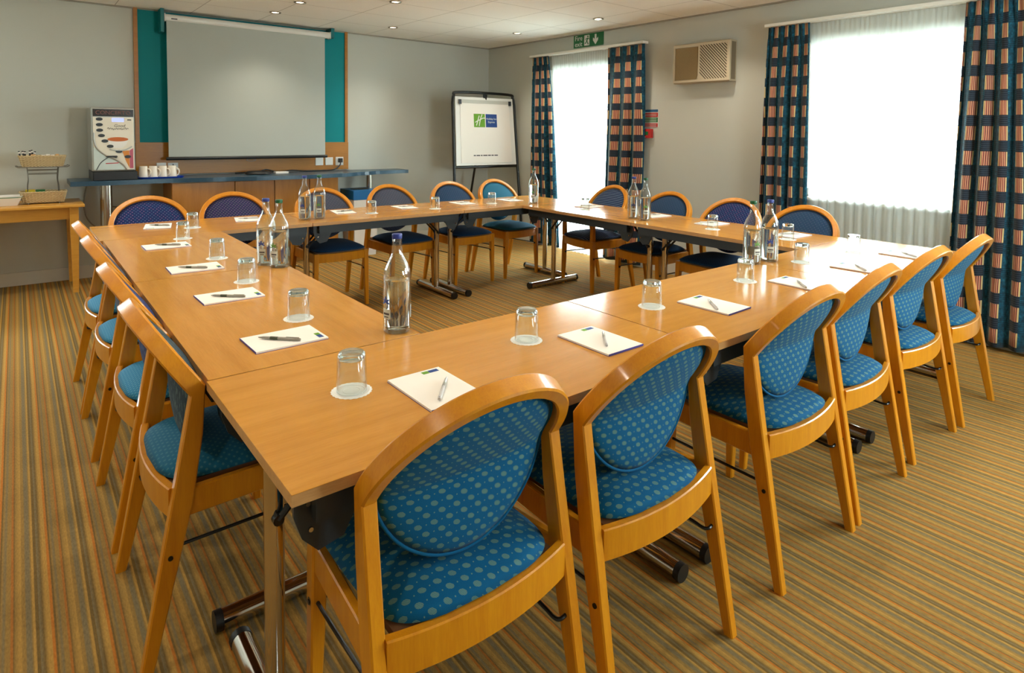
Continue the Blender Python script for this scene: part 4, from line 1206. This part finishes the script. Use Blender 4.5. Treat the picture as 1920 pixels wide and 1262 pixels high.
cloth('curtain', 3.36, 2.885, 3.40, 2.90, 2.203, .03, XC, .032, 3, 2.0, M['curtain'], 'teal and red plaid curtain right of the patio door, beside the fire notice', 'curtain', 5, g_, thick=True)
cloth('curtain', 1.62, 1.285, 1.66, 1.24, 2.199, .03, XC, .028, 4, 2.1, M['curtain'], 'teal and red plaid curtain left of the big window', 'curtain', 8, g_, thick=True)
cloth('curtain', .285, -.10, .325, -.20, 2.199, .03, XC, .034, 5, 2.0, M['curtain'], 'teal and red plaid curtain right of the big window at the frame edge', 'curtain', 11, g_, thick=True)
gn = 'white net curtains'
cloth('net_curtain', 4.26, 3.36, 4.10, 3.38, 2.200, .015, XR-.045, .014, 13, 1.5, M['net'], 'sheer white net curtain over the patio door', 'net curtain', 21, gn)
cloth('net_curtain', 1.30, .27, 1.26, .29, 2.196, .03, XR-.045, .014, 15, 1.5, M['net'], 'sheer white net curtain over the big window', 'net curtain', 22, gn)
# wall heater / extractor
ac = thing('wall_heater', 'beige wall fan heater with slanted grille between the curtains', 'heater', (XR, 2.235, 1.97))
b = BM(); box(b, -.10, -.001, -.29, .29, -.178, .178, .008); obj('casing', b, M['beige'], ac)
def onac(nm, bm, mat, off=.1005): return yz(nm, bm, mat, ac, (-off, 0, 0))
b = BM(); prism(b, [(-.27,-.145),(-.045,-.145),(-.03,-.11),(-.03,.14),(-.27,.14)], 0, .004); onac('filter_panel', b, M['beige_panel'])
b = BM()
for (u0, u1, v0, v1) in ((-.025,-.008,-.17,.17),(.262,.288,-.17,.17),(-.008,.262,.150,.17),(-.008,.262,-.17,-.150),(-.288,-.272,-.17,.17),(-.272,-.025,-.17,-.150),(-.272,-.025,.145,.17)):
    prism(b, [(u0,v0),(u1,v0),(u1,v1),(u0,v1)], 0, .008)
prism(b, [(-.008,-.150),(.035,-.150),(-.008,-.105)], 0, .008)
onac('grille_frame', b, M['beige_light'])
b = BM(); prism(b, [(-.008,-.150),(.262,-.150),(.262,.150),(-.008,.150)], 0, .0015); onac('grille_recess', b, M['dark_slot'])
def clip_poly(poly, u0, u1, v0, v1):
    for ax, lim, sgn in ((0,u0,1),(0,u1,-1),(1,v0,1),(1,v1,-1)):
        out = []
        for i in range(len(poly)):
            p, q = poly[i], poly[(i+1) % len(poly)]; dp = (p[ax]-lim)*sgn; dq = (q[ax]-lim)*sgn
            if dp >= 0: out.append(p)
            if dp*dq < 0: t = dp/(dp-dq); out.append((p[0]+(q[0]-p[0])*t, p[1]+(q[1]-p[1])*t))
        poly = out
        if not poly: return []
    return poly
b = BM(); step = .0265
for k in range(-4, 30):
    c = -.30+k*step    # bars run down to the right
    p = clip_poly([(-.30, c+.30*1.0+.0), (.40, c-.40*1.0), (.40, c-.40+.0145), (-.30, c+.30+.0145)], -.008, .262, -.150, .150)
    if len(p) >= 3: prism(b, p, .0015, .006)
onac('grille_bars', b, M['beige_light'])
b = BM(); box(b, -.085, -.02, -.291, -.2895, -.16, .16); obj('side_recess', b, plain('dark_beige', (112,98,76), .6), ac)  # thin plate in darker beige on one side of the casing
# fire notice and call point
fn = thing('fire_notice', 'blue, red and green fire action notice beside the patio curtain', 'notice', (XR, 2.865, 1.483))
def onfn(nm, bm, mat): return yz(nm, bm, mat, fn, (-.001, 0, 0))
b = BM(); prism(b, [(-.105,-.088),(.105,-.088),(.105,.088),(-.105,.088)], 0, .003); onfn('backing', b, M['white_plastic'])
for nm, v0, v1, m in (('title_band', .060, .086, M['blue_sign']), ('red_band', .012, .054, M['red']), ('green_band', -.040, .008, M['green_sign']), ('red_band', -.084, -.048, M['red'])):
    b = BM(); prism(b, [(-.10,v0),(.10,v0),(.10,v1),(-.10,v1)], .003, .004); onfn(nm, b, m)
b = BM()
for v in (.040,.026,-.004,-.018,-.030,-.060,-.074):
    prism(b, [(-.06,v-.002),(.085,v-.002),(.085,v+.002),(-.06,v+.002)], .004, .0045)
onfn('small_print', b, M['label_pale'])
cp = thing('call_point', 'red fire alarm call point below the fire notice', 'fire alarm', (XR, 2.865, 1.335))
b = BM(); box(b, -.045, 0, -.045, .045, -.045, .045, .006); obj('housing', b, M['red'], cp)
b = BM(); box(b, -.0462, -.0452, -.018, .018, -.016, .018); obj('break_glass', b, M['green_sign'], cp)
b = BM(); box(b, -.0462, -.0452, .012, .036, -.040, -.030); obj('label_tab', b, M['white_plastic'], cp)

# ------------------------------------------------------------------ ceiling downlights
g = G('lamp_glow'); em = g.node('ShaderNodeEmission'); em.inputs[0].default_value = lin((255,232,196))+(1,); em.inputs[1].default_value = 5
M['glow'] = g.done(em.outputs[0])
def downlight_proto():
    t = bpy.data.objects.new('downlight', None); link(t)
    b = BM(); lathe(b, [(.032,-.001),(.050,-.001),(.052,-.004),(.048,-.008),(.034,-.006),(.030,-.003),(.032,-.001)], 32); obj('bezel', b, M['steel'], t, True, autosmooth=50)
    b = BM(); lathe(b, [(0,-.0030),(.030,-.0030),(.030,-.0014),(0,-.0014)], 24); obj('lamp', b, M['glow'], t)
    return t
dl = downlight_proto()
VIS = [(1.55,4.87,'second-row left, above the screen'),(1.56,4.26,'nearer one left of centre'),(2.16,3.69,'at the top edge of the picture'),(2.76,4.87,'right of the screen panel'),(3.95,4.27,'above the flip chart corner'),(3.97,3.08,'above the patio door side')]
HID = [(.35,4.27),(.35,3.08),(1.55,2.5),(2.76,2.5),(.35,1.88),(1.55,1.3),(2.76,1.3),(3.95,1.88),(3.95,.68),(.35,.68),(1.55,.08),(2.76,.08),(-.85,1.88),(-.85,3.08),(-.85,.68),(-.85,4.27),(-.85,-.52),(3.95,-.52),(-.85,-1.7)]  # unseen downlights, added to brighten the room beyond the visible ones
POWER = 15
for i, p in enumerate(VIS+HID):
    o = dl if i == 0 else copy_tree(dl)
    o.location = (p[0], p[1], ZC)
    tag(o, ('recessed ceiling downlight '+p[2]) if len(p) > 2 else 'unseen recessed ceiling downlight added to brighten the room', 'ceiling light', 'recessed ceiling downlights')
    l = bpy.data.lights.new('downlight_beam', 'SPOT'); l.energy = POWER; l.color = (1.0, .90, .74); l.spot_size = math.radians(116); l.spot_blend = .85; l.shadow_soft_size = .035
    lo = bpy.data.objects.new('downlight_beam', l); COL.objects.link(lo); lo.location = (p[0], p[1], ZC-.02)

# ------------------------------------------------------------------ daylight
w = bpy.data.worlds.new('sky'); SC.world = w; w.use_nodes = True
nt = w.node_tree; nt.nodes.clear()
bgn = nt.nodes.new('ShaderNodeBackground'); out = nt.nodes.new('ShaderNodeOutputWorld')
bgn.inputs[0].default_value = (.86, .96, 1.0, 1); bgn.inputs[1].default_value = 17
nt.links.new(bgn.outputs[0], out.inputs[0])
for (y0, y1, z0, z1) in (D1, W2, W3):
    l = bpy.data.lights.new('window_portal', 'AREA'); l.shape = 'RECTANGLE'; l.size = y1-y0; l.size_y = z1-z0
    l.cycles.is_portal = True
    lo = bpy.data.objects.new('window_portal', l); COL.objects.link(lo)
    lo.location = (XR+WT-.01, (y0+y1)/2, (z0+z1)/2); lo.rotation_euler = (PI/2, 0, PI/2)
l = bpy.data.lights.new('window_portal', 'AREA'); l.shape = 'RECTANGLE'; l.size = W4[1]-W4[0]; l.size_y = W4[3]-W4[2]; l.cycles.is_portal = True
lo = bpy.data.objects.new('window_portal', l); COL.objects.link(lo); lo.location = ((W4[0]+W4[1])/2, YB+.14, (W4[2]+W4[3])/2); lo.rotation_euler = (-PI/2, 0, 0)
l = bpy.data.lights.new('window_portal', 'AREA'); l.shape = 'RECTANGLE'; l.size = W5[1]-W5[0]; l.size_y = W5[3]-W5[2]; l.cycles.is_portal = True
lo = bpy.data.objects.new('window_portal', l); COL.objects.link(lo); lo.location = ((W5[0]+W5[1])/2, YF-.14, (W5[2]+W5[3])/2); lo.rotation_euler = (PI/2, 0, 0)

# ------------------------------------------------------------------ camera
yaw, pitch, roll, fpx, cyp = .6761921693840153, -.055457170012842824, .012642520504919767, 1159.1056, 310.98
cp_, sp_, cy_, sy_ = cos(pitch), sin(pitch), cos(yaw), sin(yaw)
fw = Vector((sy_*cp_, cy_*cp_, sp_)); rt = Vector((cy_, -sy_, 0)); up = rt.cross(fw)
r2 = cos(roll)*rt+sin(roll)*up; u2 = -sin(roll)*rt+cos(roll)*up
cam = bpy.data.cameras.new('camera'); co = bpy.data.objects.new('camera', cam); COL.objects.link(co)
co.matrix_world = Matrix(((r2.x,u2.x,-fw.x,-.35216),(r2.y,u2.y,-fw.y,-1.03205),(r2.z,u2.z,-fw.z,1.33708),(0,0,0,1)))
cam.sensor_width = 36; cam.lens = fpx/1920*36; cam.shift_y = -(631-cyp)/1920; cam.clip_start = .02
SC.camera = co

SC.view_settings.view_transform = 'Standard'; SC.view_settings.look = 'None'; SC.view_settings.gamma = 1
SC.view_settings.use_curve_mapping = False; SC.view_settings.exposure = 1.0
SC.cycles.use_denoising = True
SC.cycles.max_bounces = 12; SC.cycles.transmission_bounces = 12; SC.cycles.transparent_max_bounces = 16
SC.cycles.diffuse_bounces = 5; SC.cycles.glossy_bounces = 5
SC.cycles.sample_clamp_indirect = 6
SC.cycles.caustics_reflective = False; SC.cycles.caustics_refractive = False
